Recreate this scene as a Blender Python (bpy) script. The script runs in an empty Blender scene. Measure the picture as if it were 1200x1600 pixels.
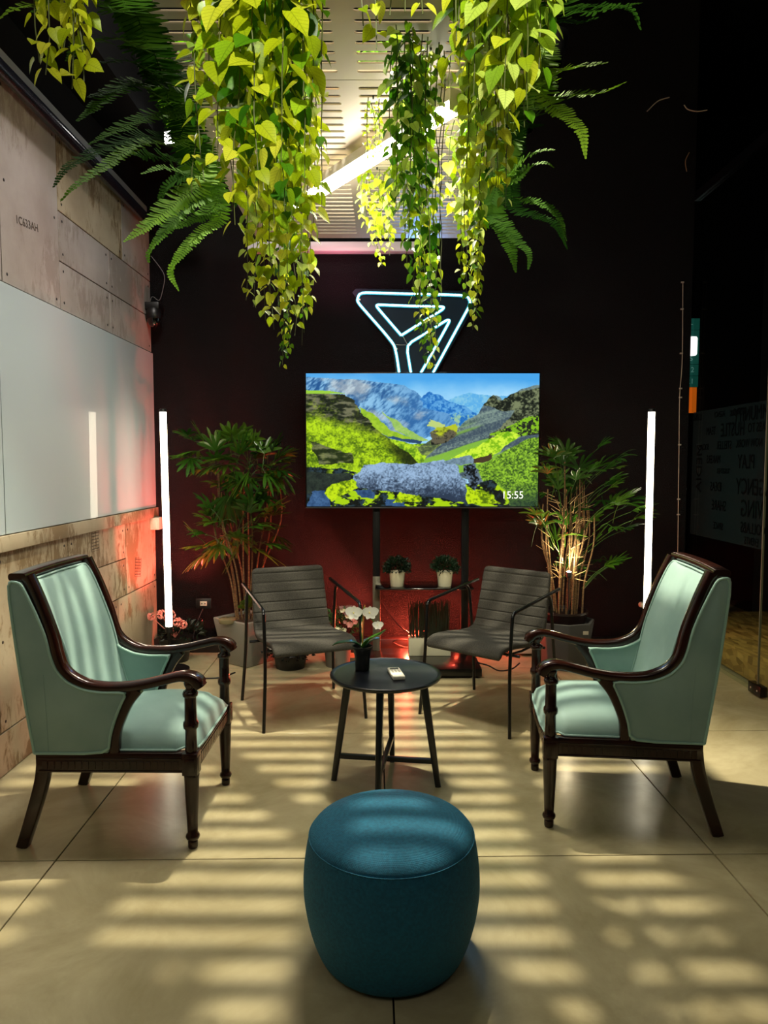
import bpy, bmesh, math, random
import numpy as np
from mathutils import Vector, Matrix, Euler
from mathutils.noise import noise as pnoise

SC = bpy.context.scene
COL = SC.collection
PI = math.pi
rnd = random.Random(7)

# ------------------------------------------------------------------ camera
F, H, PITCH = 1110.0, 1.43, math.atan(75/1110.0)
cd = bpy.data.cameras.new('camera'); cam = bpy.data.objects.new('camera', cd); COL.objects.link(cam)
cam.location = (0, 0, H); cam.rotation_euler = (PI/2-PITCH, 0, 0)
cd.sensor_fit = 'VERTICAL'; cd.sensor_height = 24.0; cd.lens = 24.0*F/1600.0
cd.clip_start = .05; cd.clip_end = 60
SC.camera = cam
SC.view_settings.view_transform = 'Standard'; SC.view_settings.look = 'None'
SC.view_settings.gamma = 1; SC.view_settings.use_curve_mapping = False
SC.view_settings.exposure = 0.0
# ------------------------------------------------------------------ world: the dim unlit hall
w = bpy.data.worlds.new('world'); SC.world = w; w.use_nodes = True
w.node_tree.nodes['Background'].inputs[0].default_value = (1.0, .93, .8, 1)
w.node_tree.nodes['Background'].inputs[1].default_value = 0.012
# ------------------------------------------------------------------ lamps
def lamp(name, kind, loc, energy, color, size=.1, target=None, spot=None, blend=.5, shape=None, size_y=None):
    ld = bpy.data.lights.new(name, kind); ld.energy = energy; ld.color = color
    if kind == 'AREA':
        ld.size = size
        if size_y: ld.shape = 'RECTANGLE'; ld.size_y = size_y
    else: ld.shadow_soft_size = size
    if kind == 'SPOT': ld.spot_size = spot; ld.spot_blend = blend
    o = bpy.data.objects.new(name, ld); COL.objects.link(o); o.location = loc
    if target is not None:
        o.rotation_euler = (Vector(target)-Vector(loc)).to_track_quat('-Z', 'Y').to_euler()
    return o
# high-bay lamp above the slotted panels: throws the striped light on the floor
lamp('high_bay_light', 'SPOT', (-.10, 3.75, 4.62), 1750, (1, .9, .68), .028, (0, 2.5, 0), math.radians(62), .6)
# the hall's own ceiling lights, behind the camera
lamp('unseen_hall_light', 'AREA', (-.9, -.6, 3.6), 10, (1, .94, .82), .9, (-.9, 3.0, 1.0))
lamp('unseen_hall_light', 'AREA', (1.1, -.3, 3.6), 7, (1, .94, .82), .9, (.9, 3.0, 1.0))
# track spotlight behind the camera aimed at the hanging vines
lamp('track_spotlight', 'SPOT', (.15, -.4, 3.0), 400, (1, .94, .72), .06, (-.02, 2.2, 2.40), math.radians(47), .6)

# unseen lamp added beyond the glass to brighten the platform
lamp('unseen_hall_light', 'SPOT', (3.1, 3.2, 3.0), 42, (1, .85, .5), .1, (2.5, 4.3, .1), math.radians(50), .7)
# extra lamp up by the duct, out of view, added to lift the left cement wall
lamp('wall_fill', 'AREA', (-.95, 3.0, 4.5), 62, (1, .93, .84), .35, (-1.745, 3.5, 1.2))
# the ceiling tube lamp's own downward light
tl_ = lamp('tube_lamp_light', 'AREA', (-.0875, 3.2, 2.705), 27, (1, .92, .70), 1.15, None, size_y=.035)
tl_.rotation_euler = (0, 0, math.atan2(1.0, -.705))
# coloured strip lights over the neon sign
lamp('strip_light', 'AREA', (-.35, 5.12, 2.72), 2.2, (1, .25, .38), .25, (-.3, 5.36, 3.02))
lamp('strip_light', 'AREA', (.26, 5.0, 2.70), 5.0, (.12, .38, 1), .2, (.2, 4.3, 2.83))
# ------------------------------------------------------------------ helpers
def at(x, y, Y):
    a = (x-600)/F; b = (y-800)/F; c, s = math.cos(PITCH), math.sin(PITCH)
    d = Vector((a, c-b*s, -s-b*c)); t = Y/d.y
    return Vector((d.x*t, Y, H+d.z*t))
def lin(r, g, b):
    f = lambda v: (v/255/12.92) if v/255 <= .04045 else ((v/255+.055)/1.055)**2.4
    return (f(r), f(g), f(b), 1)
class NT:
    def __init__(s, m): s.t = m.node_tree; s.n = s.t.nodes; s.l = s.t.links
    def new(s, ty, **kw):
        n = s.n.new(ty)
        for k, v in kw.items():
            if k.startswith('i_'): n.inputs[k[2:].replace('_', ' ')].default_value = v
            else: setattr(n, k, v)
        return n
    def link(s, a, b): s.l.new(a, b)
MATS = {}
def mat(name, col, rough=.5, metal=0, col2=None, nscale=6, ndetail=5, bump=0, bscale=80, coat=0, sheen=0, emit=None, estr=0, spec=.5, stretch=None, ramp=(.35, .65), trans=0, alpha=1, sheen_col=None, weave=0):
    if name in MATS: return MATS[name]
    m = bpy.data.materials.new(name); m.use_nodes = True; MATS[name] = m
    N = NT(m); b = N.n['Principled BSDF']
    b.inputs['Base Color'].default_value = col; b.inputs['Roughness'].default_value = rough
    b.inputs['Metallic'].default_value = metal; b.inputs['Specular IOR Level'].default_value = spec
    if coat: b.inputs['Coat Weight'].default_value = coat; b.inputs['Coat Roughness'].default_value = .08
    if sheen:
        b.inputs['Sheen Weight'].default_value = sheen; b.inputs['Sheen Roughness'].default_value = .4
        b.inputs['Sheen Tint'].default_value = sheen_col or col
    if emit: b.inputs['Emission Color'].default_value = emit; b.inputs['Emission Strength'].default_value = estr
    if trans: b.inputs['Transmission Weight'].default_value = trans
    if alpha < 1: b.inputs['Alpha'].default_value = alpha
    tc = None
    def coord():
        tc = N.new('ShaderNodeTexCoord'); mp = N.new('ShaderNodeMapping')
        N.link(tc.outputs['Object'], mp.inputs[0])
        if stretch: mp.inputs['Scale'].default_value = stretch
        return mp.outputs[0]
    if col2 is not None:
        c = coord(); nz = N.new('ShaderNodeTexNoise'); nz.inputs['Scale'].default_value = nscale; nz.inputs['Detail'].default_value = ndetail
        N.link(c, nz.inputs[0]); r = N.new('ShaderNodeValToRGB'); r.color_ramp.elements[0].position = ramp[0]; r.color_ramp.elements[1].position = ramp[1]
        r.color_ramp.elements[0].color = col; r.color_ramp.elements[1].color = col2
        N.link(nz.outputs[0], r.inputs[0]); N.link(r.outputs[0], b.inputs['Base Color'])
    if bump:
        c = coord(); nz = N.new('ShaderNodeTexNoise'); nz.inputs['Scale'].default_value = bscale; nz.inputs['Detail'].default_value = 3
        N.link(c, nz.inputs[0]); bp = N.new('ShaderNodeBump'); bp.inputs['Strength'].default_value = bump; bp.inputs['Distance'].default_value = .01
        hsrc = nz.outputs[0]
        if weave:
            w1 = N.new('ShaderNodeTexWave'); w1.inputs['Scale'].default_value = weave; w1.bands_direction = 'Z'; w1.inputs['Distortion'].default_value = 1.5; w1.inputs['Detail'].default_value = 2
            w2 = N.new('ShaderNodeTexWave'); w2.inputs['Scale'].default_value = weave; w2.bands_direction = 'DIAGONAL'; w2.inputs['Distortion'].default_value = 1.5
            N.link(c, w1.inputs[0]); N.link(c, w2.inputs[0])
            a = N.new('ShaderNodeMath', operation='ADD'); N.link(w1.outputs[1], a.inputs[0]); N.link(w2.outputs[1], a.inputs[1])
            a2 = N.new('ShaderNodeMath', operation='ADD'); N.link(a.outputs[0], a2.inputs[0]); N.link(nz.outputs[0], a2.inputs[1]); hsrc = a2.outputs[0]
        N.link(hsrc, bp.inputs['Height']); N.link(bp.outputs[0], b.inputs['Normal'])
    return m

class MB:
    def __init__(s): s.v = []; s.f = []
    def add(s, vs, fs, M=None):
        o = len(s.v)
        s.v += [tuple(M @ Vector(v)) if M else tuple(v) for v in vs]
        s.f += [tuple(i+o for i in f) for f in fs]; return s
    def box(s, x0, x1, y0, y1, z0, z1, M=None):
        vs = [(x, y, z) for z in (z0, z1) for y in (y0, y1) for x in (x0, x1)]
        return s.add(vs, [(0, 2, 3, 1), (4, 5, 7, 6), (0, 1, 5, 4), (2, 6, 7, 3), (0, 4, 6, 2), (1, 3, 7, 5)], M)
    def lathe(s, prof, seg=24, c=(0, 0, 0), M=None, cap=True):
        vs = []; fs = []
        for r, z in prof:
            for i in range(seg):
                a = 2*PI*i/seg; vs.append((c[0]+r*math.cos(a), c[1]+r*math.sin(a), c[2]+z))
        n = len(prof)
        for j in range(n-1):
            for i in range(seg):
                k = (i+1) % seg; fs.append((j*seg+i, j*seg+k, (j+1)*seg+k, (j+1)*seg+i))
        if cap: fs.append(tuple(range(seg-1, -1, -1))); fs.append(tuple((n-1)*seg+i for i in range(seg)))
        return s.add(vs, fs, M)
    def sweep(s, pts, sec, up=(0, 0, 1), cap=True, M=None):
        """sec: function(i, t)-> list of (a, b) offsets along side, normal"""
        P = [Vector(p) for p in pts]; n = len(P); vs = []; fs = []; m = None
        side_prev = None
        for i, p in enumerate(P):
            t = (P[min(i+1, n-1)]-P[max(i-1, 0)]).normalized()
            if side_prev is None:
                sd = t.cross(Vector(up))
                if sd.length < 1e-4: sd = t.cross(Vector((1, 0, 0)))
            else: sd = side_prev - t*side_prev.dot(t)
            sd.normalize(); side_prev = sd; nn = sd.cross(t)
            S = sec(i, i/(n-1)); m = len(S)
            vs += [p+sd*a+nn*b for a, b in S]
        for i in range(n-1):
            for j in range(m):
                k = (j+1) % m; fs.append((i*m+j, i*m+k, (i+1)*m+k, (i+1)*m+j))
        if cap: fs.append(tuple(range(m-1, -1, -1))); fs.append(tuple((n-1)*m+j for j in range(m)))
        return s.add(vs, fs, M)
    def tube(s, pts, r, seg=8, M=None):
        rf = r if callable(r) else (lambda t: r)
        def sec(i, t):
            R = rf(t); return [(R*math.cos(2*PI*k/seg), R*math.sin(2*PI*k/seg)) for k in range(seg)]
        return s.sweep(pts, sec, M=M)
    def prism(s, poly, axis, a0, a1, M=None):
        """poly in the two other axes, extruded along axis from a0 to a1"""
        n = len(poly)
        def mk(u, v, a): return (a, u, v) if axis == 'x' else ((u, a, v) if axis == 'y' else (u, v, a))
        vs = [mk(u, v, a0) for u, v in poly]+[mk(u, v, a1) for u, v in poly]
        fs = [tuple(range(n)), tuple(range(2*n-1, n-1, -1))]+[(i, i+n, (i+1) % n+n, (i+1) % n) for i in range(n)]
        return s.add(vs, fs, M)
    def mesh(s, name, m=None, bevel=0, bseg=2, sharp=38, smooth=True):
        me = bpy.data.meshes.new(name); me.from_pydata(s.v, [], s.f)
        bm = bmesh.new(); bm.from_mesh(me)
        bmesh.ops.recalc_face_normals(bm, faces=bm.faces)
        if bevel:
            es = [e for e in bm.edges if len(e.link_faces) == 2 and e.calc_face_angle(0) > math.radians(28)]
            bmesh.ops.bevel(bm, geom=es, offset=bevel, segments=bseg, affect='EDGES', profile=.5, clamp_overlap=True)
        bm.to_mesh(me); bm.free()
        if smooth:
            me.shade_smooth(); me.set_sharp_from_angle(angle=math.radians(sharp))
        if m: me.materials.append(m)
        return me
    def build(s, name, m, parent=None, **kw):
        return link(name, s.mesh(name, m, **kw), parent)
def link(name, me, parent=None):
    o = bpy.data.objects.new(name, me); COL.objects.link(o)
    if parent is not None: o.parent = parent
    return o
def thing(name, label, cat, loc=(0, 0, 0), rz=0, group=None):
    o = bpy.data.objects.new(name, None); COL.objects.link(o); o.empty_display_size = .1
    o.location = loc; o.rotation_euler = (0, 0, rz); return tag(o, label, cat, group)
def tag(o, label, cat, group=None, kind=None):
    o['label'] = label; o['category'] = cat
    if group: o['group'] = group
    if kind: o['kind'] = kind
    return o
def struct(o, label=None):
    o['kind'] = 'structure'
    if label: o['label'] = label
    return o
def copy_tree(o, parent=None):
    c = o.copy(); COL.objects.link(c)
    if parent is not None: c.parent = parent
    for ch in list(o.children): copy_tree(ch, c)
    return c
def crom(pts, n=8):
    P = [Vector(p) for p in pts]; P = [P[0]*2-P[1]]+P+[P[-1]*2-P[-2]]; out = []
    for i in range(1, len(P)-2):
        a, b, c, d = P[i-1:i+3]
        for k in range(n):
            t = k/n
            out.append(.5*((2*b)+(c-a)*t+(2*a-5*b+4*c-d)*t*t+(3*b-a-3*c+d)*t**3))
    out.append(P[-2]); return out
def rrect(w, h, r, k=3):
    out = []
    for cx, cy, a0 in ((w/2-r, h/2-r, 0), (-w/2+r, h/2-r, 90), (-w/2+r, -h/2+r, 180), (w/2-r, -h/2+r, 270)):
        for i in range(k+1):
            a = math.radians(a0+90*i/k); out.append((cx+r*math.cos(a), cy+r*math.sin(a)))
    return out
# ------------------------------------------------------------------ shared materials
M_black = mat('black_paint', lin(7, 7, 8), .6, spec=.15)
M_blackmetal = mat('black_metal', lin(10, 10, 12), .32, .4, coat=.2)
M_blackplastic = mat('black_plastic', lin(12, 12, 13), .4)
M_white = mat('white_plastic', lin(215, 210, 190), .45)
M_tube = mat('tube_glow', (1, 1, 1, 1), .5, emit=(1, .9, .66, 1), estr=9)
# ================================================================== SETTING
XW, YB, XR, ZC = -1.745, 5.40, 2.30, 4.95
def floor_mat():
    m = bpy.data.materials.new('concrete_look_tile'); m.use_nodes = True; N = NT(m); b = N.n['Principled BSDF']
    tc = N.new('ShaderNodeTexCoord'); oi = N.new('ShaderNodeObjectInfo')
    ad = N.new('ShaderNodeVectorMath', operation='ADD'); mu = N.new('ShaderNodeVectorMath', operation='SCALE'); mu.inputs['Scale'].default_value = 1.0
    N.link(tc.outputs['Object'], ad.inputs[0]); N.link(oi.outputs['Location'], mu.inputs[0]); N.link(mu.outputs[0], ad.inputs[1])
    n1 = N.new('ShaderNodeTexNoise'); n1.inputs['Scale'].default_value = 2.2; n1.inputs['Detail'].default_value = 9; n1.inputs['Roughness'].default_value = .68; n1.inputs['Distortion'].default_value = .6
    N.link(ad.outputs[0], n1.inputs[0])
    r = N.new('ShaderNodeValToRGB'); e = r.color_ramp.elements; e[0].position = .3; e[0].color = lin(150, 138, 102); e[1].position = .72; e[1].color = lin(194, 183, 146)
    N.link(n1.outputs[0], r.inputs[0]); N.link(r.outputs[0], b.inputs['Base Color'])
    n2 = N.new('ShaderNodeTexNoise'); n2.inputs['Scale'].default_value = 9; n2.inputs['Detail'].default_value = 6; N.link(ad.outputs[0], n2.inputs[0])
    mr = N.new('ShaderNodeMapRange'); mr.inputs['To Min'].default_value = .17; mr.inputs['To Max'].default_value = .28; N.link(n2.outputs[0], mr.inputs[0]); N.link(mr.outputs[0], b.inputs['Roughness'])
    bp = N.new('ShaderNodeBump'); bp.inputs['Strength'].default_value = .015; bp.inputs['Distance'].default_value = .002; N.link(n1.outputs[0], bp.inputs['Height']); N.link(bp.outputs[0], b.inputs['Normal'])
    return m
M_tile = floor_mat()
fl = MB().box(-1.9, 4.2, -2.2, 7.6, -.06, -.012).build('floor', mat('floor_screed', lin(22, 20, 17), .9), smooth=False); struct(fl, 'matt beige tiled floor with thin dark joints')
T = 1.2
tile_me = MB().box(.0026, T-.0026, .0026, T-.0026, -.012, 0).mesh('floor_tile', M_tile, bevel=.0012, bseg=1)
ang = -.0195*-1
ux, uy = Vector((math.cos(.0176), math.sin(.0176))), Vector((-math.sin(.0176), math.cos(.0176)))
ux, uy = Vector((math.cos(.0176), math.sin(.0176), 0)), Vector((-math.sin(.0176), math.cos(.0176), 0))
org = Vector((.013, 2.498, 0))
for i in range(-2, 3):
    for j in range(-4, 4):
        p = org+ux*(i*T)+uy*(j*T)
        if p.x > 3.9 or p.x < -2.9: continue
        o = link('tile', tile_me, fl); o.location = p; o.rotation_euler = (0, 0, .0176)

# --- back wall: rough black paint
m = mat('rough_black_wall', lin(8, 8, 10), .34, bump=1.0, bscale=210, spec=.16)
wb = MB().box(-1.9, XR, YB, YB+.1, 0, ZC).build('wall_back', m, smooth=False); struct(wb, 'rough black painted back wall')
bb = MB().box(XW, XR, YB-.09, YB, 0, .105).build('baseboard_back', mat('black_ledge', lin(30, 26, 26), .35), bevel=.004); struct(bb, 'low black ledge along the back wall')
cl = MB().box(-1.9, 4.2, -2.2, 7.6, ZC, ZC+.1).build('ceiling', M_black, smooth=False); struct(cl, 'black ceiling')
# right: glass partition line, dark hall beyond
wr = MB().box(4.0, 4.1, -2.2, 7.6, 0, ZC).build('wall_right', M_black, smooth=False); struct(wr, 'dark wall of the hall beyond the glass')
wf = MB().box(XR, 4.1, 7.4, 7.5, 0, ZC).build('wall_far', M_black, smooth=False); struct(wf, 'dark far wall beyond the glass')
# --- left wall: fibre cement panels
def panel_mat(name, base, dark, light, blotch):
    m = bpy.data.materials.new(name); m.use_nodes = True; N = NT(m); b = N.n['Principled BSDF']; b.inputs['Roughness'].default_value = .62; b.inputs['Specular IOR Level'].default_value = .35
    tc = N.new('ShaderNodeTexCoord'); oi = N.new('ShaderNodeObjectInfo')
    mp = N.new('ShaderNodeMapping'); N.link(tc.outputs['Object'], mp.inputs[0])
    cb = N.new('ShaderNodeCombineXYZ'); mm = N.new('ShaderNodeMath', operation='MULTIPLY'); mm.inputs[1].default_value = 37; N.link(oi.outputs['Random'], mm.inputs[0]); N.link(mm.outputs[0], cb.inputs[0]); N.link(cb.outputs[0], mp.inputs['Location'])
    n1 = N.new('ShaderNodeTexNoise'); n1.inputs['Scale'].default_value = 2.5; n1.inputs['Detail'].default_value = 7; n1.inputs['Roughness'].default_value = .6; N.link(mp.outputs[0], n1.inputs[0])
    r1 = N.new('ShaderNodeValToRGB'); r1.color_ramp.elements[0].position = .3; r1.color_ramp.elements[0].color = dark; r1.color_ramp.elements[1].position = .7; r1.color_ramp.elements[1].color = light; N.link(n1.outputs[0], r1.inputs[0])
    mp2 = N.new('ShaderNodeMapping'); mp2.inputs['Scale'].default_value = (1, 1.5, .55); N.link(mp.outputs[0], mp2.inputs[0])
    n2 = N.new('ShaderNodeTexNoise'); n2.inputs['Scale'].default_value = 16; n2.inputs['Detail'].default_value = 8; n2.inputs['Roughness'].default_value = .72; n2.inputs['Distortion'].default_value = .5; N.link(mp2.outputs[0], n2.inputs[0])
    n3 = N.new('ShaderNodeTexNoise'); n3.inputs['Scale'].default_value = 2.0; N.link(mp.outputs[0], n3.inputs[0])
    mu = N.new('ShaderNodeMath', operation='MULTIPLY'); N.link(n2.outputs[0], mu.inputs[0]); N.link(n3.outputs[0], mu.inputs[1])
    r2 = N.new('ShaderNodeValToRGB'); r2.color_ramp.elements[0].position = .25; r2.color_ramp.elements[0].color = (0, 0, 0, 1); r2.color_ramp.elements[1].position = .31; r2.color_ramp.elements[1].color = (1, 1, 1, 1); N.link(mu.outputs[0], r2.inputs[0])
    ml = N.new('ShaderNodeMath', operation='MULTIPLY'); ml.inputs[1].default_value = blotch; N.link(r2.outputs[0], ml.inputs[0])
    mx = N.new('ShaderNodeMixRGB'); mx.inputs[2].default_value = base; N.link(ml.outputs[0], mx.inputs[0]); N.link(r1.outputs[0], mx.inputs[1]); N.link(mx.outputs[0], b.inputs['Base Color'])
    bp = N.new('ShaderNodeBump'); bp.inputs['Strength'].default_value = .12; bp.inputs['Distance'].default_value = .003; N.link(n2.outputs[0], bp.inputs['Height']); N.link(bp.outputs[0], b.inputs['Normal'])
    return m
M_pan = panel_mat('cement_panel', lin(122, 108, 96), lin(150, 140, 132), lin(176, 168, 162), .5)
M_pan2 = panel_mat('cement_panel_mottled', lin(124, 104, 74), lin(156, 142, 116), lin(186, 172, 146), 1.0)
wl = MB().box(XW-.11, XW-.013, -2.2, YB, 0, ZC).build('wall_left', mat('wall_backing', lin(9, 8, 8), .9, spec=.1), smooth=False); struct(wl, 'left wall clad with grey-beige cement panels')
G = .0034
panels = [  # y0,y1,z0,z1,mottled
 (1.6, 3.31, 2.262, 3.20, 0), (3.31, 3.90, 2.262, 3.20, 0),
 (3.90, 4.84, 2.785, 3.20, 2), (4.84, YB, 2.785, 3.20, 0),
 (3.90, 4.60, 2.52, 2.785, 0), (4.60, YB, 2.52, 2.785, 0),
 (3.90, 4.60, 2.262, 2.52, 0), (4.60, YB, 2.262, 2.52, 0),
 (-.6, 1.6, 2.262, 3.20, 0),
 (1.6, 3.90, 1.10, 2.262, 0), (3.90, YB, 1.10, 2.262, 0), (-.6, 1.6, 1.10, 2.262, 0),
 (1.2, 3.16, .20, 1.03, 1), (3.16, 3.90, .20, 1.03, 1),
 (3.90, 4.77, .795, 1.03, 1), (3.90, 4.77, .545, .795, 1), (4.77, YB, .545, 1.03, 1),
 (3.90, 4.62, .20, .545, 1), (4.62, YB, 0, .545, 1),
 (1.2, 2.6, 0, .20, 1), (2.6, 4.62, 0, .20, 1), (-.6, 1.2, 0, 1.03, 1)]
M_screw = mat('dark_screw', lin(42, 34, 30), .5, .3)
for (y0, y1, z0, z1, k) in panels:
    o = MB().box(XW-.012, XW, y0+G, y1-G, z0+G, z1-G).build('wall_panel', M_pan2 if k else M_pan, wl, bevel=.0012, bseg=1)
    if 1.10 <= z0 < 2.2: continue
    sm = MB(); dy, dz = .045, .045
    ys = [y0+dy, y1-dy]; zs = [z0+dz, z1-dz]
    if y1-y0 > 1.0: ys.insert(1, (y0+y1)/2)
    if z1-z0 > .6: zs.insert(1, (z0+z1)/2)
    for yy in ys:
        for zz in zs:
            sm.lathe([(.0075, 0), (.0075, .0015), (.004, .0025)], 8, M=Matrix.Translation((XW-.0005, yy, zz)) @ Matrix.Rotation(PI/2, 4, 'Y'))
    sm.build('panel_screw', M_screw, o)
# upper plaster band above panels
o = MB().box(XW-.03, XW-.012, -.6, YB, 3.205, 3.33).build('trim_1', mat('grey_plaster', lin(120, 122, 128), .8)); struct(o, 'grey plaster band above the wall panels')
o = MB().box(XW-.012, -1.45, -.6, YB, 3.52, 3.9).build('trim_2', M_black); struct(o, 'black boxed-in duct under the ceiling')
# sloped ledge strip beneath the board
led = MB().prism([(XW, 1.103), (XW+.028, 1.103), (XW+.028, 1.032), (XW, 1.025)], 'y', -.6, YB).build('trim_3', M_pan2, bevel=.002); struct(led, 'narrow cement ledge under the glass board')
# stamps printed on panels
def stamp(y, z, rot, s):
    sm = MB()
    R = Matrix.Translation((XW+.0006, y, z)) @ Matrix.Rotation(rot, 4, 'X')
    for r in range(6):
        q = -.05*s
        while q < .05*s:
            l = rnd.uniform(.004, .014)*s
            sm.box(0, .0006, q, q+l, (.05-r*.019)*s-.003, (.05-r*.019)*s+rnd.uniform(.001, .004)*s, R); q += l+rnd.uniform(.002, .006)*s
    for a, b, c, d in ((-.055, -.053, -.06, .06), (.053, .055, -.06, .06), (-.055, .055, .058, .06), (-.055, .055, -.06, -.058)):
        sm.box(0, .0006, a*s, b*s, c*s, d*s, R)
    o = sm.build('panel_stamp', mat('stamp_ink', lin(70, 60, 48), .8), wl, smooth=False)
stamp(4.27, .965, 0, 1.0); stamp(5.0, .70, -.15, 1.1)
def text(name, body, size, m, parent=None, ext=.001, loc=(0, 0, 0), rot=None, align='CENTER', sx=1):
    cu = bpy.data.curves.new(name, 'FONT'); cu.body = body; cu.size = size; cu.extrude = ext; cu.align_x = align; cu.align_y = 'CENTER'; cu.resolution_u = 3
    ob = bpy.data.objects.new(name, cu); COL.objects.link(ob)
    bpy.context.view_layer.update()
    me = bpy.data.meshes.new_from_object(ob); bpy.data.objects.remove(ob); me.materials.clear(); me.materials.append(m)
    o = link(name, me, parent); o.location = loc
    if rot is not None: o.rotation_euler = rot
    o.scale = (sx, 1, 1); return o
text('panel_lettering', '1C633AH', .055, mat('stamp_ink', lin(70, 60, 48)), wl, .0004, (XW+.001, 3.56, 2.60), (PI/2, -.12, PI/2))

# --- glass whiteboard
gm = mat('back_painted_glass', lin(178, 190, 194), .34, coat=.32, spec=.3); gm.node_tree.nodes['Principled BSDF'].inputs['Coat Roughness'].default_value = .0
gb = thing('glass_board', 'large frosted pale glass writing board along the left cement wall', 'whiteboard', (XW, 4.3, 1.68))
for y0, y1 in ((-.6-4.3, 3.235-4.3), (3.24-4.3, YB-.012-4.3)):
    MB().box(.002, .014, y0, y1, -.572, .575).build('glass_pane', gm, gb, bevel=.001, bseg=1)
# --- black pipe
o = MB().tube([(XW+.055, -.6, 3.17), (XW+.055, 2.4, 3.17), (XW+.055, YB-.02, 3.17)], .034, 16).build('pipe', mat('black_gloss_pipe', lin(22, 24, 32), .25, coat=.5)); tag(o, 'glossy black pipe running along the top of the cement panels', 'pipe')
# switch box
sb = thing('wall_switch', 'white surface switch box at the far end of the left wall', 'switch', (XW+.03, 5.33, .985))
MB().box(-.03, .035, -.05, .05, -.045, .045).build('switch_box', M_white, sb, bevel=.004)
MB().box(-.012, .018, -.057, -.05, -.03, .03).build('switch_plate', M_white, sb, bevel=.002)
# dome camera
dc = thing('security_camera', 'black dome security camera in the top left corner', 'camera', at(238, 478, 5.3))
MB().box(-.07, .055, -.03, .1, -.03, .025).build('mount', M_blackplastic, dc, bevel=.006)
MB().lathe([(.045, .0), (.055, -.02), (.06, -.06), (.055, -.075)], 24, (.01, 0, -.02)).build('housing', M_blackplastic, dc)
MB().lathe([(.05, 0), (.047, -.025), (.036, -.045), (.018, -.057), (.003, -.06)], 24, (.01, 0, -.095)).build('dome', mat('dark_dome', lin(6, 6, 7), .05, coat=1), dc)
pts = [at(233, 480, 5.36), at(236, 466, 5.36), at(240, 464, 5.36), at(249, 469, 5.36), at(255, 450, 5.36), at(257, 432, 5.36), at(250, 418, 5.36), at(236, 400, 5.36)]
o = MB().tube(crom(pts, 5), .0028, 6).build('camera_cable', mat('grey_cable', lin(110, 105, 105), .5)); tag(o, 'thin grey cable looping above the dome security camera', 'cable')

# ================================================================== SLOTTED CEILING PANELS
M_panl = mat('beige_metal', lin(190, 174, 152), .5, .0, bump=.03, bscale=60)
ZP = 2.83
def slot_panel(y0, y1, rows, label):
    t = thing('slotted_ceiling_panel', label, 'ceiling panel', (0, (y0+y1)/2, ZP), 0, None)
    cy = (y0+y1)/2; X0, X1 = -.792, .516
    cols = [(-.722, -.49), (-.40, -.165), (-.097, .152), (.205, .44)]
    th = .006; hs = .0098
    mb = MB()
    def cell(xa, xb, ya, yb, hole=None):
        if hole is None:
            mb.box(xa, xb, ya-cy, yb-cy, 0, th); return
        ha, hb, yc = hole; k = 4
        P = [(hb-hs+hs*math.cos(a), yc+hs*math.sin(a)) for a in [(-90+180*i/k)*PI/180 for i in range(k+1)]]+[(ha+hs-hs*math.cos(a), yc-hs*math.sin(a)) for a in [(-90+180*i/k)*PI/180 for i in range(k+1)]]
        # outer ring matched point by point
        O = []
        for i, (x, y) in enumerate(P):
            if i <= k: fy = ya+(yb-ya)*i/k; O.append((xb, fy))
            else: fy = yb+(ya-yb)*(i-k-1)/k; O.append((xa, fy))
        n = len(P); vs = []
        for z in (0, th): vs += [(x, y-cy, z) for x, y in P]+[(x, y-cy, z) for x, y in O]
        fs = []
        for i in range(n):
            j = (i+1) % n
            fs.append((i, n+i, n+j, j)); fs.append((2*n+i, 2*n+j, 3*n+j, 3*n+i)); fs.append((i, j, 2*n+j, 2*n+i))
        mb.add(vs, fs)
    xs = [X0]+[(cols[i][1]+cols[i+1][0])/2 for i in range(3)]+[X1]
    mids = [y0]+[(rows[i]+rows[i+1])/2 for i in range(len(rows)-1)]+[y1]
    for c in range(4):
        xa, xb = xs[c], xs[c+1]; ha, hb = cols[c]
        ra, rb = rows[0]-.028, rows[-1]+.028
        cell(xa, xb, y0, ra); cell(xa, xb, rb, y1)
        for r, yc in enumerate(rows):
            cell(xa, xb, (ra if r == 0 else mids[r]), (rb if r == len(rows)-1 else mids[r+1]), (ha, hb, yc))
    # folded edges
    e = MB()
    for xa, xb, ya, yb in ((X0, X0+.004, y0, y1), (X1-.004, X1, y0, y1), (X0, X1, y0, y0+.004), (X0, X1, y1-.004, y1)):
        e.box(xa, xb, ya-cy, yb-cy, th, .045)
    mb.build('slotted_sheet', M_panl, t, smooth=False)
    e.build('folded_edge', M_panl, t, smooth=False)
    hg = MB()
    for hx in (-.76, .49):
        for hy in (y0+.3, y1-.3): hg.tube([(hx, hy-cy, .04), (hx, hy-cy, ZC-ZP)], .003, 6)
    hg.build('hanger_rod', M_blackmetal, t)
    return t
slot_panel(2.698, 4.517, [2.753+.0575*i for i in range(30)], 'far beige slotted metal ceiling panel above the tube lamp')
slot_panel(.66, 2.694, [2.638-.0575*i for i in range(34)][::-1], 'near beige slotted metal ceiling panel behind the hanging vines')
# pale duct against the back wall
o = MB().box(-1.0, .257, YB-.09, YB-.002, 2.985, 3.052).build('wall_duct', mat('pale_duct', lin(190, 185, 190), .4), bevel=.004); tag(o, 'pale metal duct along the back wall under the ceiling panels', 'duct')
o = MB().box(.262, .285, YB-.09, YB-.002, 2.985, 3.12).build('duct_bracket', mat('pale_duct', None), bevel=.002); tag(o, 'small pale upright bracket at the right end of the wall duct', 'bracket')

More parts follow.
